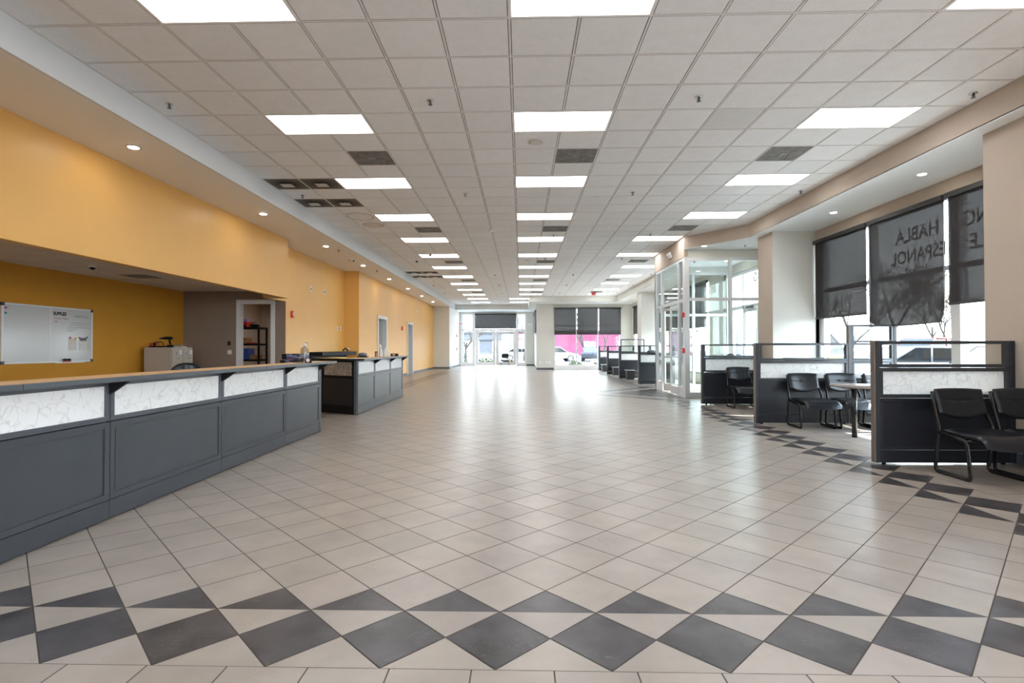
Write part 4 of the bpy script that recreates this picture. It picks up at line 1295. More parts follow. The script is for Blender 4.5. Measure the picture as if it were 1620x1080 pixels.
# ---- things on the second counter
o = empty('folder', (-3.75, 10.80, 1.097), R(-25), label='yellow folder lying on the near end of the second counter', cat='folder')
MB().box(-.16, -.10, 0, .16, .10, .012).build('cover', 'yell', o); MB().box(-.14, -.09, .012, .15, .09, .016).build('sheet', 'paper', o)
o = empty('paper_sheet', (-3.42, 10.66, 1.097), R(20), label='loose white paper beside the yellow folder', cat='paper'); MB().box(-.11, -.08, 0, .11, .08, .003).build('sheet', 'paper', o)
o = empty('desk_phone', (-3.46, 11.55, 1.0975), R(10), label='rounded dark desk phone on the second counter', cat='phone')
MB().ell((0, 0, .055), .10, .09, .05, 16, 10).build('handset', 'cabdark', o); MB().box(-.11, -.09, 0, .11, .09, .02).build('base', 'black', o, .005)
MB().tube([(.10, .02, .01), (.16, .03, .06), (.17, .0, .02), (.15, -.06, .010)], .006, 6).build('cord', 'white', o)
o = empty('paper_clutter', (-5.52, 16.6, 1.191), R(30), label='crumpled black and white cable bundle on the black ledge', cat='cable')
MB().tube([(-.08, 0, .02), (-.04, .04, .06), (0, 0, .10), (.05, -.03, .06), (.08, 0, .02)], .022, 8).build('cable', 'black', o)
MB().tube([(0, .02, .05), (.06, .02, .09), (.14, .0, .07)], .016, 8).build('plug', 'white', o)
o = empty('spray_bottle', (-3.35, 12.62, 1.0945), R(0), label='slim grey spray bottle standing on the second counter', cat='bottle')
MB().lathe((0, 0, 0), [(.045, 0), (.048, .02), (.046, .12), (.022, .17), (.018, .19)], 16).build('bottle_body', 'plate', o)
MB().tube([(0, 0, .19), (-.01, 0, .24), (-.035, 0, .30)], [.018, .022, .018], 8).tube([(-.02, 0, .26), (.03, 0, .25)], .012, 6).build('trigger_head', 'offcream', o)
o = empty('brown_jar', (-3.44, 12.58, 1.0945), label='short brown jar left of the spray bottle', cat='jar'); MB().lathe((0, 0, 0), [(.034, 0), (.036, .01), (.036, .09), (.03, .10)], 14).build('jar_body', 'card', o); MB().lathe((0, 0, .10), [(.036, 0), (.036, .022)], 14).build('lid', 'black', o)
o = empty('wipes_pack', (-3.26, 12.85, 1.0945), R(15), label='crumpled pale plastic pack on the second counter right of the bottle', cat='wipes pack')
MB().prism([(-.06, -.04, 0), (.06, -.04, 0), (.085, -.04, .10), (.02, -.04, .16), (-.03, -.04, .22), (-.075, -.04, .13)], (0, 0, 0), (0, .08, 0)).build('wrapper', 'offcream', o, .012)
o = empty('card_reader', (-3.14, 13.15, 1.0945), R(-10), label='small black card reader box on the second counter', cat='card reader')
MB().box(-.085, -.05, 0, .085, .05, .065).build('body', 'black', o, .008); MB().box(-.03, -.053, .02, .03, -.050, .05).build('screen', 'plate', o)

# ================================================================== OFFICE BEHIND THE FIRST COUNTER
XO = -8.43
wbd = empty('whiteboard', (XO, 9.32, 1.55), label='large whiteboard with handwriting hung on the deep yellow office wall', cat='whiteboard')
of = (XO, 9.32, 1.55)
MB(of).box(XO, 8.42, 1.06, XO + .018, 10.23, 2.04).build('writing_surface', 'boardwhite', wbd)
q = MB(of)
for (y0, y1, z0, z1) in ((8.405, 10.245, 2.025, 2.055), (8.405, 10.245, 1.045, 1.075), (8.405, 8.44, 1.075, 2.025), (10.21, 10.245, 1.075, 2.025)): q.box(XO, y0, z0, XO + .026, y1, z1)
q.build('frame', 'alu', wbd, .003)
q = MB(of)
for y in (8.40, 10.195):
    for z in (1.04, 2.005): q.box(XO, y, z, XO + .031, y + .055, z + .055)
q.build('corner_cap', 'pframe', wbd, .004)
MB(of).box(XO + .02, 9.35, 1.035, XO + .09, 9.98, 1.05).build('tray', 'alu', wbd)
MB(of).box(XO + .0185, 9.28, 1.08, XO + .0195, 9.33, 2.02).build('centre_joint', 'liner', wbd)
RT = (PI / 2, 0, PI / 2)
def wtext(s, size, y, z, m, sx=1.0, bold=.004):
    return text('handwriting', s, size, (.0195, y - 9.32, z - 1.55), RT, m, wbd, .0004, 'LEFT', sx, bold)
wtext('SUPPLIES', .085, 9.37, 1.905, 'ink', .82, .004)
wtext('- Need Keys -', .085, 9.79, 1.885, 'inkblue', .80, .0)
wtext('Printer Paper', .055, 9.39, 1.835, 'inkred', 1.0, 0)
wtext('Ink', .055, 9.39, 1.775, 'inkred', 1.0, 0)
q = MB(of)
random.seed(3)
for (z, ya, yb) in ((1.775, 9.75, 10.17), (1.735, 9.72, 10.19), (1.690, 9.68, 10.18), (1.655, 9.67, 9.90), (1.62, 9.66, 9.78)):
    y = ya
    while y < yb:
        wv = random.uniform(.015, .05)
        q.tube([(XO + .0195, y, z), (XO + .0195, y + wv * .5, z + random.uniform(.004, .012)), (XO + .0195, y + wv, z + .002)], .0022, 4)
        y += wv + .012
q.build('handwriting', 'ink', wbd)
for (y, z, m, lb) in ((8.475, 1.97, 'magenta', 'pink magnet at the top left corner of the whiteboard'), (8.475, 1.885, 'teal', 'blue magnet below the pink one on the whiteboard'),
                      (9.72, 1.502, 'magenta', 'purple magnet holding the left paper on the whiteboard'), (9.845, 1.49, 'yell', 'yellow magnet at the top right of the left paper'),
                      (9.935, 1.50, 'magenta', 'purple magnet at the top left of the calendar sheet'), (10.105, 1.512, 'teal', 'green magnet at the top right of the calendar sheet')):
    o = empty('magnet', (XO + .020, y, z), label=lb, cat='magnet', group='whiteboard magnets')
    MB().cyl((0, 0, 0), (.012, 0, 0), .017, 14).build('disc', m, o)
o = empty('paper_notice', (XO + .0205, 9.775, 1.40), label='printed notice with yellow highlight pinned on the whiteboard', cat='paper')
MB().box(-.001, -.095, -.135, .001, .095, .12).build('sheet', 'paper', o)
MB().box(.001, -.075, .055, .0015, .075, .07).box(.001, -.06, .02, .0015, .03, .026).box(.001, -.06, -.01, .0015, .0, -.004).build('printed_lines', 'gold', o)
o = empty('calendar_sheet', (XO + .0205, 10.02, 1.40), label='calendar sheet with dark photo strip pinned on the whiteboard', cat='calendar')
MB().box(-.001, -.095, -.13, .001, .095, .115).build('sheet', 'paper', o)
MB().box(.001, -.08, .045, .0015, .08, .105).build('header_picture', 'cabdark', o)
q = MB()
for a in range(4):
    for b in range(3): q.box(.001, -.07 + a * .045, .018 - b * .036, .0015, -.055 + a * .045, .025 - b * .036)
q.build('date_grid', 'cabdark', o)
o = empty('board_eraser', (XO + .058, 9.62, 1.0635), label='black eraser sitting on the whiteboard tray', cat='eraser')
MB().box(-.020, -.065, .012, .022, .065, .05).build('grip', 'black', o, .004); MB().box(-.020, -.065, -.012, .022, .065, .012).build('felt', 'inkred', o)

def cabinet(y0, label):
    loc = (-7.99, y0 + .19, 0)
    root = empty('filing_cabinet', loc, label=label, cat='filing cabinet', group='filing cabinets in the office')
    MB().box(-.31, -.188, 0, .30, .188, 1.32).build('body', 'cabinet', root, .004)
    for k in range(4):
        z0 = 1.27 - (k + 1) * .305
        d = MB().box(.30, -.172, z0, .318, .172, z0 + .29).build('drawer', 'cabinet', root, .004)
        MB().box(.318, -.045, z0 + .19, .324, .045, z0 + .25).build('label_holder', 'cabdark', d, .002)
        MB().box(.324, -.032, z0 + .20, .3255, .032, z0 + .24).build('label_card', 'plate', d)
        MB().tube([(.318, -.055, z0 + .11), (.345, -.03, z0 + .11), (.345, .03, z0 + .11), (.318, .055, z0 + .11)], .009, 6).build('handle', 'chrome', d)
    MB().box(.3185, .06, 1.16, .320, .15, 1.26).build('sticker', 'paper', root)
    return root
cabinet(11.52, 'tan four-drawer filing cabinet by the yellow wall, nearer of the pair')
cabinet(11.90, 'tan four-drawer filing cabinet by the yellow wall, farther of the pair')
o = empty('cordless_drill', (-7.80, 11.62, 1.32), R(15), label='black cordless drill standing on the filing cabinets', cat='drill')
MB().tube([(-.16, 0, .20), (-.05, 0, .205), (.06, 0, .205)], [.018, .034, .032], 12).build('motor_housing', 'black', o)
MB().tube([(-.2, 0, .2), (-.16, 0, .2)], [.014, .022], 10).build('chuck', 'cabdark', o)
MB().tube([(.0, 0, .18), (.02, 0, .06)], .019, 10, flat=(1, 1.2)).build('grip', 'black', o)
MB().box(-.04, -.035, 0, .08, .035, .055).build('battery', 'black', o, .008)
o = empty('jumper_cables', (-8.06, 11.60, 1.32), label='red and black jumper cables piled on the filing cabinet', cat='jumper cables')
MB().tube([(-.12, 0, .02), (-.10, .0, .09), (-.03, .02, .135), (.03, .0, .10), (.04, -.02, .03)], .008, 6).tube([(-.15, 0, 0), (-.14, 0, .10)], [.02, .024], 6).build('red_cable', 'red', o)
MB().tube([(-.05, 0, .02), (.0, .0, .11), (.08, .0, .13), (.14, .0, .09), (.15, .0, .02)], .008, 6).tube([(-.07, 0, .0), (-.06, 0, .11)], [.018, .026], 6).box(-.15, -.06, 0, .18, .06, .03).build('black_cable', 'black', o)
o = empty('paper_stack', (-7.92, 12.08, 1.32), R(8), label='loose stack of papers with a curled sheet on the filing cabinets', cat='papers')
MB().box(-.18, -.13, 0, .16, .13, .018).box(-.10, -.16, .018, .14, .12, .026).build('sheets', 'plate', o)
MB().poly([(-.12, -.1, .03), (.14, -.12, .075), (.18, .08, .085), (-.10, .12, .032)]).build('curled_sheet', 'paper', o)

oc_ = empty('office_chair', (-5.45, 8.6, 0), R(40), label='dark office chair behind the first counter, only its top showing', cat='office chair')
MB().sheet(lambda u, v: ((u - .5) * .44, .20 + .09 * (2 * u - 1) ** 2 * -1 + .02 * v, .60 + v * (.46 - .10 * abs(2 * u - 1) ** 2.5)), 16, 10).build('backrest', 'leather', oc_, solid=.04)
MB().ell((0, 0, .48), .25, .24, .05, 16, 8).build('seat', 'leather', oc_)
MB().cyl((0, 0, .10), (0, 0, .46), .03, 12).build('gas_column', 'black', oc_)
MB().tube([(0, .1, .46), (0, .24, .5), (0, .22, .75)], .018, 8).build('back_support', 'black', oc_)
for k in range(5):
    a = 2 * PI * k / 5
    lg = MB().tube([(0, 0, .12), (.28 * math.cos(a), .28 * math.sin(a), .07)], [.025, .018], 8).build('leg', 'black', oc_)
    MB().ell((.29 * math.cos(a), .29 * math.sin(a), .03), .02, .03, .03, 10, 6).build('caster', 'black', lg)
# wall switches on the taupe wall
o = empty('light_switch', (-7.25, 13.08, 1.20), label='white double light switch on the taupe wall left of the storage door', cat='light switch')
MB().box(-.058, -.008, -.058, .058, 0, .058).build('cover_plate', 'plate', o, .003); MB().box(-.03, -.014, -.02, -.012, -.008, .02).box(.012, -.014, -.02, .03, -.008, .02).build('rocker', 'white', o)
o = empty('thermostat', (-7.26, 13.08, 1.42), label='small black sensor box above the light switch', cat='sensor'); MB().box(-.028, -.03, -.05, .028, 0, .05).build('housing', 'black', o, .006)

# shelving in the storage room
sh = empty('shelving_unit', (-7.45, 14.2, 0), label='black plastic shelving unit seen through the storage doorway', cat='shelving')
for z in (.14, .57, 1.0, 1.42, 1.86): MB().box(-.62, -.25, z - .05, .50, .25, z).build('shelf', 'black', sh, .004)
for sx in (-.60, .46):
    for sy in (-.24, .20): MB().box(sx, sy, 0, sx + .04, sy + .04, 1.86).build('post', 'black', sh)
for sy in (-.24,): MB().box(-.12, sy, 0, -.04, sy + .05, 1.86).build('post', 'black', sh)
zz = 1.86
for k, (z, m, nm, cat, lb, dx, wv, hh) in enumerate((
    (1.86, 'boxblue', 'storage_case', 'case', 'blue case on the top storage shelf, bottom of the stack', -.19, .36, .075),
    (1.936, 'boxblue', 'storage_case', 'case', 'blue case on the top storage shelf, middle of the stack', -.20, .36, .075),
    (2.012, 'boxblue', 'storage_case', 'case', 'blue case on the top storage shelf, top of the stack', -.21, .34, .075),
    (1.0, 'boxteal', 'storage_tub', 'tub', 'dark teal tub on the middle storage shelf, left one', -.30, .34, .30),
    (1.0, 'boxblue', 'storage_tub', 'tub', 'blue bin on the middle storage shelf right of the post', .09, .16, .29),
    (1.0, 'card', 'cardboard_box', 'box', 'small brown carton on the middle storage shelf', .30, .16, .12),
    (1.42, 'card', 'cardboard_box', 'box', 'brown carton on the upper storage shelf left of the post', -.33, .34, .22),
    (1.42, 'card', 'cardboard_box', 'box', 'narrow brown carton on the upper storage shelf right of the post', .05, .10, .16),
    (1.42, 'red', 'red_folder', 'folder', 'flat red folder on the upper storage shelf', .26, .26, .03),
    (.57, 'card', 'cardboard_box', 'box', 'carton on the low storage shelf', -.1, .4, .2),
    (1.86, 'red', 'toolbox', 'toolbox', 'red and black toolbox on the top storage shelf', .06, .13, .15),
    (1.86, 'black', 'tool_bag', 'bag', 'slumped black tool bag on the top storage shelf', .30, .26, .09))):
    y = 14.2 if nm != 'red_folder' else 14.06
    o = empty(nm, (-7.45 + dx, y, z + .001), label=lb, cat=cat)
    dp = .36 if nm != 'red_folder' else .06
    if nm == 'tool_bag':
        MB().ell((0, -.08, hh * .5), .14, .12, hh * .5, 12, 8).build('bag_body', m, o)
        MB().tube([(-.08, -.1, .07), (-.04, -.1, .13), (.04, -.1, .12), (.08, -.1, .06)], .008, 6).build('handle', 'black', o)
    else:
        MB().box(-wv / 2, -dp / 2, 0, wv / 2, dp / 2, hh).build('body', m, o, .006)
        if nm in ('storage_case',): MB().box(-.08, -dp / 2 - .003, hh * .35, .10, -dp / 2, hh * .65).build('sticker', 'white', o)
        if nm == 'toolbox': MB().box(-wv / 2 + .01, -dp / 2 - .003, .0, wv / 2 - .01, -dp / 2, hh * .4).build('latch', 'black', o)
o = empty('white_bin', (-6.75, 15.6, 0), label='low white bin on the storage room floor right of the shelving', cat='bin')
MB().box(-.3, -.2, 0, .3, .2, .88).build('body', 'white', o, .01); MB().box(-.31, -.21, .88, .31, .21, .96).build('lid', 'doorwhite', o, .01)

# small fittings on the yellow walls
def plate(name, loc, label, cat, m='plate', s=(.035, .058), nrm='x', inner=None):
    o = empty(name, loc, label=label, cat=cat)
    if nrm == 'x': MB().box(0, -s[0], -s[1], .010, s[0], s[1]).build('cover_plate', m, o, .002)
    else: MB().box(-s[0], -.010, -s[1], s[0], 0, s[1]).build('cover_plate', m, o, .002)
    if inner:
        if nrm == 'x': MB().box(.010, -s[0] * .5, -s[1] * .6, .014, s[0] * .5, s[1] * .6).build('socket', inner, o)
        else: MB().box(-s[0] * .5, -.014, -s[1] * .6, s[0] * .5, -.010, s[1] * .6).build('socket', inner, o)
    return o
plate('cable_plate', (XR, 14.67, 2.94), 'white cable wall plate high on the yellow wall, left one', 'wall plate', 'white', (.06, .07), inner='cabdark')
plate('cable_plate', (XR, 15.67, 2.96), 'white cable wall plate high on the yellow wall, right one', 'wall plate', 'white', (.06, .07), inner='cabdark')
plate('outlet', (XR, 16.80, 1.91), 'white outlet on the yellow recess wall by the corner, left one', 'outlet', 'white', (.05, .07), inner='plate')
plate('outlet', (XR, 17.1, 1.92), 'white outlet on the yellow recess wall by the corner, right one', 'outlet', 'white', (.05, .07), inner='plate')
for (x, y, z, lb) in ((XR, 13.42, 2.16, 'red fire strobe on the yellow wall just past the storage door'), (XL, 23.88, 2.17, 'red fire strobe between the two white doorways'), ):
    o = empty('fire_strobe', (x, y, z), label=lb, cat='fire alarm')
    MB().box(0, -.05, -.085, .05, .05, .085).build('housing', 'red', o, .006); MB().box(.05, -.03, -.04, .056, .03, .05).build('flash_lens', 'white', o)
plate('thermostat', (XL, 27.37, 3.17), 'small white box high on the far yellow wall', 'sensor', 'white', (.09, .09))
plate('wall_plate', (XL, 29.4, 1.52), 'small beige wall plate on the far yellow wall', 'wall plate', 'offcream', (.07, .08))
plate('outlet', (XL, 31.2, .38), 'outlet near the floor at the end of the far yellow wall', 'outlet', 'gold', (.05, .07))
for n_, x in enumerate((1.12, 1.50, 1.68)):
    plate('outlet', (x, 31.15, .44), 'white outlet low on the far central pier, %s of three' % ('leftmost', 'middle', 'rightmost')[n_], 'outlet', 'white', (.05 if n_ else .07, .06), 'y')
plate('thermostat', (5.85 + .1, 31.19, 2.26), 'small cream sensor on the far wall right of the shades', 'sensor', 'offcream', (.05, .08), 'y', 'gold')
plate('thermostat', (.55, 37.69, 2.08), 'small cream sensor on the far wall under the emergency light', 'sensor', 'offcream', (.07, .05), 'y', 'gold')
o = empty('exit_sign', (-4.3, 37.45, 2.98), R(0), label='small exit sign with red letters by the far glass doors', cat='exit sign')
MB().box(-.19, -.02, -.11, .19, .02, .11).build('housing', 'white', o)
text('lettering', 'EXIT', .17, (-.165, -.021, -.065), (PI / 2, 0, 0), 'exitred', o, .001, 'LEFT', .95, .004)
o = empty('exit_sign', (3.72, 27.4, ZC - .12), label='small red exit sign hanging from the far right of the ceiling', cat='exit sign')
MB().box(-.12, -.02, -.05, .12, .02, .09).build('housing', 'exitred', o); MB().box(-.02, -.01, .09, .02, .01, .12).build('mount', 'white', o)
for z, lb in ((2.1, 'red fire strobe on the wall left of the far doors, upper one'), (1.2, 'red pull station on the wall left of the far doors, lower one')):
    o = empty('fire_alarm', (-4.395, 36.2, z), label=lb, cat='fire alarm'); MB().box(0, -.06, -.09, .05, .06, .09).build('housing', 'red', o, .005)

# ================================================================== CUBICLE PARTITIONS
def partition(x0, x1, y, label, stack=False, leftpost=True, rightpost=True, group='slate cubicle partitions', h=1.375):
    loc = ((x0 + x1) / 2, y, 0)
    root = empty('cubicle_partition', loc, label=label, cat='partition', group=group)
    L_ = (x1 - x0) / 2
    xa, xb = -L_, L_
    t = .028
    if leftpost:
        MB().box(xa, -.035, .02, xa + .055, .035, h).build('post', 'postbrown', root, .006)
        MB().box(xa + .012, -.037, .02, xa + .055, -.030, h).build('post_cover', 'pframe', root)
        xa += .058
    if rightpost:
        MB().box(xb - .055, -.035, .02, xb, .035, h).build('post', 'panel_shaded', root, .006); xb -= .058
    q = MB(); q.box(xa, -t, .165, xb, t, .735)
    f = .04
    for (s0, s1, t0, t1) in ((xa, xb, .165, .165 + f), (xa, xb, .735 - f, .735), (xa, xa + f, .165 + f, .735 - f), (xb - f, xb, .165 + f, .735 - f)):
        q.box(s0, -t - .008, t0, s1, -t, t1); q.box(s0, t, t0, s1, t + .008, t1)
    q.build('base_panel', 'panel_shaded', root, .004)
    MB().box(xa, -t - .004, .02, xb, t + .004, .158).build('kick_plate', 'panel_shaded', root, .003)
    for sx in (xa + .06, xb - .06): MB().cyl((sx, 0, 0), (sx, 0, .02), .02, 10).build('foot', 'black', root)
    def framed(z0, z1, pm, nm, fw=.04):
        q = MB()
        for (s0, s1, t0, t1) in ((xa, xb, z0, z0 + fw), (xa, xb, z1 - fw, z1), (xa, xa + fw, z0 + fw, z1 - fw), (xb - fw, xb, z0 + fw, z1 - fw)):
            q.box(s0, -t - .006, t0, s1, t + .006, t1)
        fr = q.build(nm + '_frame', 'pframe', root, .004)
        if pm == 'marble_t': MB().poly([(xa + fw - .004, 0, z0 + fw - .004), (xb - fw + .004, 0, z0 + fw - .004), (xb - fw + .004, 0, z1 - fw + .004), (xa + fw - .004, 0, z1 - fw + .004)]).build(nm + '_panel', pm, fr)
        else: MB().box(xa + fw - .004, -.005, z0 + fw - .004, xb - fw + .004, .005, z1 - fw + .004).build(nm + '_panel', pm, fr)
    framed(.74, 1.075, 'marble_t', 'acrylic')
    framed(1.08, 1.375, 'screen_glass', 'glass', .036)
    if stack: framed(1.38, 1.685, 'screen_glass', 'upper_glass', .036)
    return root
partition(3.94, 5.48, 6.09, 'nearest cubicle partition with clear top, behind the two foremost chairs')
partition(3.98, 5.545, 9.22, 'middle cubicle partition behind the chairs and round table', rightpost=False)
partition(5.55, 6.36, 9.22, 'tall cubicle partition with stacked glass next to the windows', stack=True, rightpost=True, h=1.685)
partition(4.10, 5.45, 12.28, 'rearmost near cubicle partition beside the glass entrance, single chair before it')
partition(4.11, 5.40, 18.9, 'slate cubicle partition just beyond the glass entrance, front of the far group')
partition(4.06, 5.40, 22.3, 'slate cubicle partition in the far group, second from the entrance')
partition(4.09, 5.40, 25.6, 'slate cubicle partition in the far group, third from the entrance')
partition(4.32, 5.60, 29.9, 'slate cubicle partition in the far group, last before the far windows')
# taller glass screen in the far group
o = empty('glass_screen', (4.75, 23.3, 0), label='tall narrow-framed glass screen rising above the far partitions', cat='partition')
q = MB(); q.box(-.43, -.02, 0, -.39, .02, 1.66); q.box(-.39, -.02, 1.62, .6, .02, 1.66); q.box(.56, -.02, 0, .6, .02, 1.62); q.box(-.39, -.02, .7, .56, .02, .74); q.build('frame', 'pframe', o)
MB().box(-.39, -.004, .74, .56, .004, 1.62).build('glass', 'screen_glass', o)
# desks in the cubicles, just showing above the rails
def desk(x0, x1, y0, y1, z, label):
    o = empty('cubicle_desk', ((x0 + x1) / 2, (y0 + y1) / 2, 0), label=label, cat='desk')
    a, b = (x1 - x0) / 2, (y1 - y0) / 2
    MB().box(-a, -b, z - .03, a, b, z).build('desk_top', 'pframe', o, .004)
    for sx in (-a + .02, a - .06): MB().box(sx, -b + .03, 0, sx + .04, b - .03, z - .03).build('leg', 'black', o)
    return o
desk(5.62, 6.25, 9.6, 11.6, 1.08, 'grey counter-height desk behind the middle partition by the window')
desk(4.75, 5.3, 12.75, 13.4, 1.06, 'blue-grey ledge behind the rear near partition')
desk(4.45, 5.3, 19.6, 20.6, 1.07, 'dark ledge behind the first far partition')
o = empty('desk_phone', (4.85, 20.0, 1.07), label='dark phone on the ledge behind the first far partition', cat='phone')
MB().ell((0, 0, .075), .16, .10, .07, 14, 8).build('handset', 'cabdark', o); MB().box(-.35, -.09, 0, .15, .09, .03).build('base', 'cabdark', o, .006)
o = empty('desk_phone', (5.05, 13.0, 1.06), label='dark phone on the ledge behind the rear near partition', cat='phone')
MB().ell((0, 0, .05), .09, .07, .05, 14, 8).build('handset', 'cabdark', o); MB().box(-.12, -.08, 0, .12, .08, .03).build('base', 'cabdark', o, .006)
o = empty('sticky_notes', (6.0, 10.4, 1.08), label='yellow and pink note pads on the window-side desk', cat='note pads')
MB().box(-.12, -.06, .0, .12, .06, .012).build('lower_pad', 'red', o); MB().box(-.10, -.06, .012, .12, .06, .03).build('upper_pad', 'yell', o)
o = empty('calculator', (5.72, 10.3, 1.08), label='small dark calculator on the window-side desk', cat='calculator')
MB().box(-.05, -.07, 0, .05, .07, .018).build('body', 'cabdark', o, .003); MB().box(-.04, .03, .018, .04, .06, .02).build('display', 'plate', o)

# round side table
rt = empty('round_table', (4.98, 7.98, 0), label='small round pedestal table half hidden behind the nearest partition', cat='table')
MB().lathe((0, 0, .722), [(.36, 0), (.38, .010), (.38, .022), (.372, .030), (.001, .030)], 48).build('table_top', 'tabletop', rt)
MB().tube([(-.155, -.12, .0), (-.155, -.12, .722)], .036, 12, flat=(1, 1)).build('leg', 'chairframe', rt)
MB().tube([(.30, .10, .0), (.30, .10, .722)], .036, 12).build('leg', 'chairframe', rt)
MB().box(-.22, -.16, .70, .24, .16, .722).build('apron', 'chairframe', rt)

# ================================================================== GUEST CHAIRS
def pillow(fn, n, m, th, e=6.0, groove=None):
    """closed cushion: fn(u,v)->point and normal, u,v in -1..1"""
    q = MB()
    def side(sg):
        pts = []
        for j in range(m + 1):
            for i in range(n + 1):
                u = -1 + 2 * i / n; v = -1 + 2 * j / m
                u = math.sin(u * PI / 2) ** 1 if False else u
                k = max(0, (1 - abs(u) ** e)) ** .5 * max(0, (1 - abs(v) ** e)) ** .5
                t = th * k
                if groove and sg > 0: t -= groove(u, v) * k
                p, nr = fn(u, v)
                pts.append(Vector(p) + Vector(nr) * t * .5 * sg)
        return pts
    a = q._a(side(1)); b = q._a(side(-1)); w_ = n + 1
    for j in range(m):
        for i in range(n):
            k = j * w_ + i
            q._f([a + k, a + k + 1, a + k + w_ + 1, a + k + w_], True)
            q._f([b + k, b + k + w_, b + k + w_ + 1, b + k + 1], True)
    return q
def guest_chair():
    root = empty('guest_chair')
    def rounded(pts, r=.05, k=5):
        out = [Vector(pts[0])]
        for i in range(1, len(pts) - 1):
            p = Vector(pts[i]); a = Vector(pts[i - 1]); b = Vector(pts[i + 1])
            da = (a - p); db = (b - p); ra = min(r, da.length * .45); rb = min(r, db.length * .45)
            A_ = p + da.normalized() * ra; B_ = p + db.normalized() * rb
            for t in range(k + 1):
                s = t / k
                out.append(A_ * (1 - s) ** 2 + p * 2 * s * (1 - s) + B_ * s ** 2)
        out.append(Vector(pts[-1])); return out
    for s in (-1, 1):
        x = .272 * s
        path = [(.235 * s, .315, .835), (.252 * s, .26, .66), (x, .175, .47), (x, .185, .40), (x, .235, .02), (x, -.215, .015), (x, -.165, .385), (x, .18, .425)]
        MB().tube(rounded(path, .06, 6), .021, 12, flat=(.60, 1.12)).build('side_frame', 'chairframe', root)
    MB().tube([(-.27, .05, .40), (.27, .05, .40)], .012, 8).tube([(-.27, -.12, .385), (.27, -.12, .385)], .012, 8).build('cross_bar', 'chairframe', root)
    MB().box(-.2, -.15, .385, .2, .14, .40).build('seat_board', 'black', root)
    def seat(u, v):
        x = u * (.265 + .012 * (1 - v) * .5)
        yy = -.13 + v * .275
        z = .442 - .018 * (1 - u * u) * (.4 + .6 * max(0, -v + .6)) + .012 * max(0, -v) ** 2
        if v < -.45:
            z -= .10 * ((-v - .45) / .55) ** 2.2
        yy -= .035 * (1 - u * u) * max(0, -v) ** 2
        if v > .6: z += .02 * ((v - .6) / .4) ** 2
        return (x, yy, z), (0, -.12 * max(0, -v), 1)
    pillow(seat, 22, 22, .066).build('seat', 'leather', root)
    def back(u, v):
        t = (v + 1) / 2
        zb = .62 - .065 * (1 - u * u)
        zt = .872 - .010 * u * u
        z = zb + (zt - zb) * t
        wv = .243 + .006 * t
        x = u * wv
        yb = .215 + .10 * (z - .55) / .32 - .035 * u * u
        return (x, yb, z), (0, -1, .25)
    def gr(u, v):
        g = .014 * math.exp(-((v - .18) / .035) ** 2)
        for c in (-.22, .22): g += .024 * math.exp(-((u - c) / .14) ** 2 - ((v - .16) / .07) ** 2)
        return g
    pillow(back, 30, 36, .062, 7, gr).build('backrest', 'leather', root)
    return remember(root)
GC = guest_chair()
spots = [(4.60, 5.47, 0, 'black leather guest chair in the right foreground, nearest whole one'),
         (5.205, 5.47, 0, 'black leather guest chair cut off by the right edge of the photo'),
         (4.73, 8.83, 0, 'black leather guest chair at the middle partition, left of the round table'),
         (5.36, 8.83, 0, 'black leather guest chair at the middle partition, behind the round table'),
         (5.98, 8.83, 0, 'black leather guest chair mostly hidden beside the window end of the middle partition'),
         (4.80, 11.66, 0, 'single black leather guest chair at the rear near partition'),
         (4.98, 21.2, -PI / 2 - .3, 'black guest chair sticking out between the far partitions')]
for k, (x, y, rz, lb) in enumerate(spots):
    if k == 0: GC.location = (x, y, 0); GC.rotation_euler = (0, 0, rz); o = GC
    else: o = dup(GC, (x, y, 0), rz)
    setp(o, lb, 'chair', 'black leather guest chairs along the right side')
fc = dup(GC, (-1.13, 37.25, 0), 0)
setp(fc, 'lone dark chair silhouetted against the far glass doors', 'chair', 'chair at the far doors')

# waste bins by the far partitions
def wastebin(loc, rz, label):
    root = empty('waste_bin', loc, rz, label=label, cat='waste bin', group='waste bins along the far partitions')
    q = MB(); n = q._a([(-.13, -.16, 0), (.13, -.16, 0), (.13, .16, 0), (-.13, .16, 0), (-.17, -.21, .38), (.17, -.21, .38), (.17, .21, .38), (-.17, .21, .38)])
    for f_ in ((0, 3, 2, 1), (0, 1, 5, 4), (1, 2, 6, 5), (2, 3, 7, 6), (3, 0, 4, 7)): q._f([n + i for i in f_])
    q.build('bin_body', 'binmat', root, solid=.006)
    q = MB()
    q.tube([(-.175, -.215, .375), (.175, -.215, .375), (.175, .215, .375), (-.175, .215, .375), (-.175, -.215, .375)], .012, 6)
    q.tube([(-.178, -.215, .37), (-.16, -.19, .15), (-.15, -.175, .02)], [.012, .010, .004], 5, flat=(.4, 1))
    q.build('liner_rim', 'liner', root)
wastebin((4.42, 21.85, 0), 0, 'small black waste bin with white liner, nearest of three by the far partitions')
wastebin((4.45, 25.2, 0), 0, 'small black waste bin with white liner, middle of three by the far partitions')
wastebin((4.50, 28.9, 0), 0, 'small black waste bin with white liner, farthest of three by the far partitions')

# ================================================================== OUTSIDE
struct(B('ground', 'asphalt', -120, -60, -.35, 160, 200, -.12))
struct(MB().box(6.9, -20, -.12, 7.9, 60, -.03).build('ground_walk', 'concrete'))
struct(MB().box(-30, 38.3, -.12, 9, 42, -.03).build('ground_walk_far', 'concrete'))
setp(MB().box(48, -20, -.12, 110, 140, -.05).build('lawn', 'grass'), 'pale green lawn strip beyond the parking lot', 'grass', None, 'stuff')

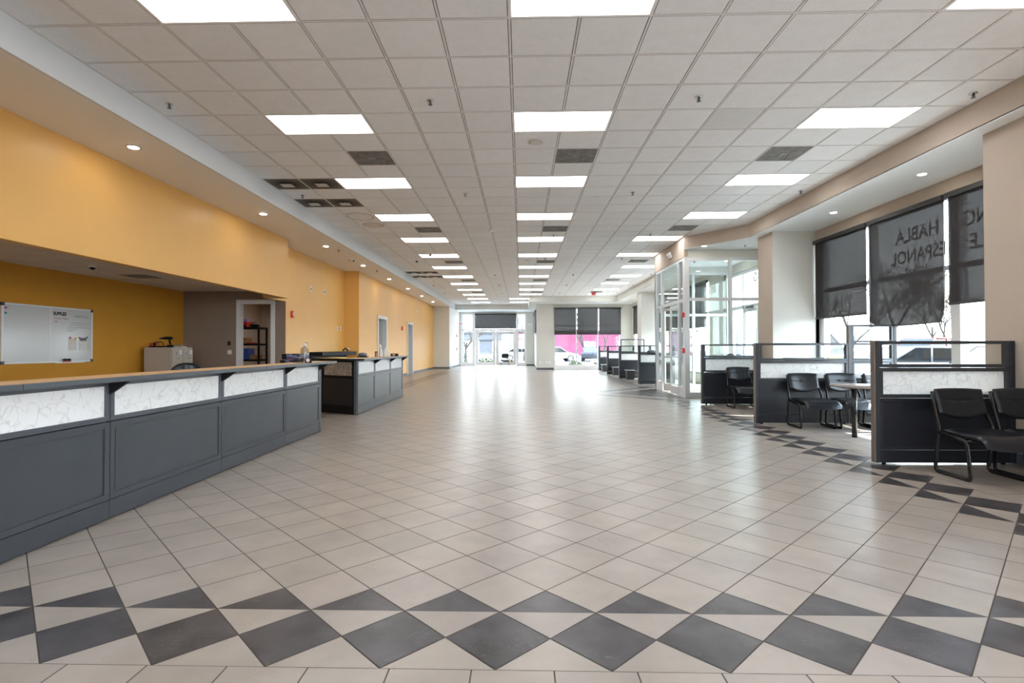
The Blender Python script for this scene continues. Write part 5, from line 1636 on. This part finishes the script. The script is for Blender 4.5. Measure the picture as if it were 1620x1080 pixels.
def car(name, loc, rz, body, label, kind='sedan'):
    root = empty(name, loc, rz, label=label, cat='car')
    if kind == 'sedan': L_, W_, hb, hr = 4.6, 1.8, .92, 1.42; cab = [(-1.75, hb), (-1.0, hr - .02), (.35, hr), (1.15, hb)]
    elif kind == 'van': L_, W_, hb, hr = 5.2, 2.0, 1.15, 2.05; cab = [(-2.5, hb), (-2.4, hr), (1.0, hr), (1.75, hb)]
    else: L_, W_, hb, hr = 5.4, 1.95, 1.1, 1.85; cab = [(-.9, hb), (-.75, hr), (.65, hr), (1.25, hb)]
    h = W_ / 2
    prof = [(-L_ / 2, .35), (-L_ / 2 + .05, .8), (-L_ / 2 + .2, hb), (L_ / 2 - 1.0, hb), (L_ / 2 - .15, hb - .2), (L_ / 2, .6), (L_ / 2 - .03, .32), (-L_ / 2 + .1, .28)]
    q = MB(); q.prism([(a, -h, b) for a, b in prof], (0, -h, 0), (0, h, 0)); q.build('body_shell', body, root, .07, 3)
    q = MB(); n = len(cab)
    q.prism([(a, -h + .16, b) for a, b in cab], (0, -h + .16, 0), (0, h - .16, 0)); q.build('greenhouse', 'carglass', root, .05, 2)
    q = MB(); q.box(cab[1][0] + .03, -h + .2, hr - .03, cab[2][0] - .03, h - .2, hr + .03)
    for s in (-1, 1):
        for i in range(3): q.tube([(cab[i][0], s * (h - .15), cab[i][1]), (cab[i + 1][0], s * (h - .15), cab[i + 1][1])], .03, 6)
        q.tube([(-.2, s * (h - .15), hb), (-.2, s * (h - .15), hr)], .03, 6)
    if kind == 'van': q.box(-2.45, -h + .13, hb, -.9, h - .13, hr)
    q.build('roof', body, root)
    for sx in (-L_ / 2 + .85, L_ / 2 - .9):
        for s in (-1, 1):
            wl = MB().cyl((sx, s * (h - .2), .32), (sx, s * (h + .01), .32), .33, 20).build('wheel', 'tyre', root)
            MB().cyl((sx, s * (h + .01), .32), (sx, s * (h + .02), .32), .2, 12).build('hubcap', 'plate', wl)
    for s in (-1, 1): MB().box(L_ / 2 - .12, s * .55 - .18, .62, L_ / 2 + .01, s * .55 + .18, .76).build('headlight', 'chrome', root)
    return root
GZ = -.12
car('sedan', (14.0, 15.6, GZ), PI, 'carblack', 'black sedan parked outside, seen through the nearest partition glass')
car('sedan', (20.2, 18.2, GZ), PI, 'carsilver', 'silver sedan parked behind and right of the black one')
car('sedan', (13.2, 18.5, GZ), PI, 'carwhite', 'white sedan parked left of the black one')
car('van', (10.8, 21.6, GZ), 0, 'carwhite', 'white van parked outside next to the far right pillar', 'van')
car('pickup_truck', (20.5, 27.5, GZ), R(200), 'carred', 'red pickup truck in the back of the parking lot', 'pickup')
car('sedan', (3.4, 54, GZ), R(10), 'carwhite', 'white car beyond the far windows, left pane')
car('sedan', (7.2, 55, GZ), R(80), 'carblack', 'dark car beyond the far windows, middle pane')
car('sedan', (-8.2, 60, GZ), R(0), 'carsilver', 'silver car beyond the far left doors')
car('sedan', (.2, 57, GZ), R(5), 'carwhite', 'white car beyond the far doors, right sidelight')
car('sedan', (26, 20, GZ), R(180), 'carsilver', 'silver car farther back in the right parking lot')

def building(x0, x1, y, z, m, name, label):
    root = empty(name, ((x0 + x1) / 2, y, GZ), label=label, cat='building')
    a = (x1 - x0) / 2
    MB().box(-a, 0, 0, a, 12, z).build('wall', m, root)
    MB().box(-a - .2, -.25, z, a + .2, 12, z + .3).build('roof', 'roofdark', root)
    return root
b1 = building(-32, -.9, 112, 4.3, 'bldwhite', 'warehouse', 'low white warehouse beyond the far left doors')
for x in (-11, -3, 6, 12): MB().box(x - 1.6, -.06, 0, x + 1.6, -.01, 3.0).build('loading_door', 'doorwhite', b1)
MB().box(-15, -.3, 2.9, 15.4, -.02, 3.1).build('awning', 'roofdark', b1)
b2 = building(-.5, 30, 92, 4.0, 'bldpink', 'pink_building', 'magenta building beyond the far right windows')
for x in (-12.5, -3, 3, 9): MB().box(x - 1, -.06, 0, x + 1, -.01, 2.4).build('door_panel', 'white', b2)
o = empty('light_pole', (-7.6, 90, GZ), label='dark parking lot pole beyond the far doors', cat='pole')
MB().cyl((0, 0, 0), (0, 0, 4.2), .28, 8, .2).build('shaft', 'pole', o)
MB().box(-.5, -.2, 4.1, .5, .2, 4.3).build('lamp_arm', 'pole', o)

def tree(loc, h, label, seed, leaf=None, spread=1.0, name='bare_tree', r0=.14, depth=5):
    rnd = random.Random(seed)
    root = empty(name, loc, label=label, cat='tree')
    q = MB(); tips = []
    def grow(p, d, L_, r, k):
        n_ = 3; pts = [p]; cur = p; dd_ = d
        for i in range(n_):
            dd_ = (dd_ + Vector((rnd.uniform(-.14, .14), rnd.uniform(-.14, .14), rnd.uniform(-.03, .1)))).normalized()
            cur = cur + dd_ * L_ / n_; pts.append(cur)
        q.tube(pts, [r * (1 - .12 * i) for i in range(n_ + 1)], 5, caps=False)
        if k == 0: tips.append(cur); return
        for _ in range(rnd.choice((2, 3, 3))):
            ax = Vector((rnd.uniform(-1, 1), rnd.uniform(-1, 1), rnd.uniform(-.2, .55))) * spread
            nd = (dd_ + ax * .75).normalized()
            grow(pts[rnd.choice((2, 3))], nd, L_ * rnd.uniform(.62, .8), r * .58, k - 1)
        tips.append(cur)
    grow(Vector((0, 0, 0)), Vector((0, 0, 1)), h * .30, r0, depth)
    q.build('branches', 'bark', root)
    if leaf:
        l = MB()
        for t in tips:
            for _ in range(7):
                c = t + Vector((rnd.gauss(0, .35), rnd.gauss(0, .35), rnd.gauss(0, .3)))
                a = Vector((rnd.uniform(-1, 1), rnd.uniform(-1, 1), rnd.uniform(-1, 1))).normalized() * .09
                b = a.cross(Vector((rnd.uniform(-1, 1), rnd.uniform(-1, 1), 1))).normalized() * .06
                l.poly([c - a, c + b, c + a, c - b])
        l.build('foliage', leaf, root)
    return root
tl = [((20, 33, GZ), 8, None, 'bare-branched tree outside, left of the white van'), ((26, 37.5, GZ), 9, 'leaf', 'sparse green tree outside behind the parked cars, left'),
      ((35, 46, GZ), 8, 'leafrust', 'sparse russet tree outside behind the parked cars'), ((44, 58, GZ), 12, 'leaf', 'tall sparse green tree outside, farther back'),
      ((30, 28, GZ), 9, None, 'bare-branched tree outside above the black sedan'), ((44, 39, GZ), 10, 'leaf', 'sparse green tree outside, right of the bare one'),
      ((25, 46, GZ), 8, None, 'bare-branched tree outside, seen past the entrance'), ((19, 40, GZ), 7, 'leaf', 'sparse green tree seen through the entrance glass')]
for k, (l, h, lf, lb) in enumerate(tl): tree(l, h, lb, 20 + k, lf)
tl2 = [((-5.4, 52, GZ), 6.5, None, 'bare tree beyond the far doors, left pane'), ((-6.4, 47, GZ), 6.0, None, 'bare tree beyond the far left sidelight'),
       ((.3, 56, GZ), 7, 'leaf', 'tree with pale leaves beyond the right sidelight of the far doors'), ((7.0, 60, GZ), 7, None, 'bare tree before the magenta building, middle pane'),
       ((9.6, 62, GZ), 7, None, 'bare tree before the magenta building, right pane')]
for k, (l, h, lf, lb) in enumerate(tl2): tree(l, h, lb, 60 + k, lf, depth=4)
def shrub(loc, s, m, label, seed):
    rnd = random.Random(seed)
    root = empty('shrub', loc, label=label, cat='shrub')
    l = MB()
    for _ in range(420):
        a = rnd.uniform(0, 2 * PI); r_ = s * rnd.random() ** .5; z = rnd.uniform(0, .8) * s * (1 - (r_ / s) ** 2 * .6)
        c = Vector((r_ * math.cos(a), r_ * math.sin(a), z))
        aa = Vector((rnd.uniform(-1, 1), rnd.uniform(-1, 1), rnd.uniform(-1, 1))).normalized() * .08
        bb_ = aa.cross(Vector((0, .3, 1))).normalized() * .05
        l.poly([c - aa, c + bb_, c + aa, c - bb_])
    l.build('foliage', m, root)
    MB().cyl((0, 0, 0), (0, 0, .3 * s), .03, 6).build('stem', 'bark', root)
for k, (x, y, s, m, lb) in enumerate(((-2.9, 43, .8, 'leaf', 'low green shrub outside the far doors, left leaf'), (-4.9, 43.5, .6, 'leaf', 'low green shrub outside the far left sidelight'),
                                  (6.1, 40, .7, 'leafrust', 'russet shrub outside the far windows, middle pane'), (4.0, 40, .55, 'leaf', 'low green shrub outside the far windows, left pane'), (-1.0, 45.5, .6, 'leafrust', 'russet shrub outside the far doors'))):
    shrub((x, y, GZ), s, m, lb, 90 + k)

# feather banner
fb = empty('feather_banner', (30.2, 39.6, GZ), R(35), label='green and yellow feather banner standing in the far parking lot', cat='banner')
MB().tube([(0, 0, 0), (.02, 0, 1.8), (.18, 0, 2.6), (.55, 0, 2.85)], .02, 6).build('pole', 'plate', fb)
MB().prism([(0.02, 0, .5), (.45, 0, .45), (.62, 0, 2.25), (.16, 0, 2.4)], (0, 0, 0), (0, .01, 0)).build('green_panel', 'flaggreen', fb)
MB().prism([(.16, 0, 2.4), (.62, 0, 2.25), (.80, 0, 2.55), (.66, 0, 2.85), (.38, 0, 2.78)], (0, 0, 0), (0, .01, 0)).build('yellow_top', 'yell', fb)
MB().prism([(-.03, -.001, .12), (.40, -.001, .12), (.45, -.001, .45), (.02, -.001, .5)], (0, 0, 0), (0, .01, 0)).build('yellow_foot', 'yell', fb)
text('lettering', 'NO', .30, (.28, -.012, 2.48), (PI / 2, 0, 0), 'ink', fb, .002, 'LEFT', .9, .01)
q = MB()
for z in (.8, 1.1, 1.4, 1.7, 2.0): q.tube([(.14 + z * .06, -.01, z), (.32 + z * .06, -.01, z + .05), (.16 + z * .06, -.01, z + .13), (.34 + z * .06, -.01, z + .18)], .02, 4)
q.build('yellow_marks', 'yell', fb)
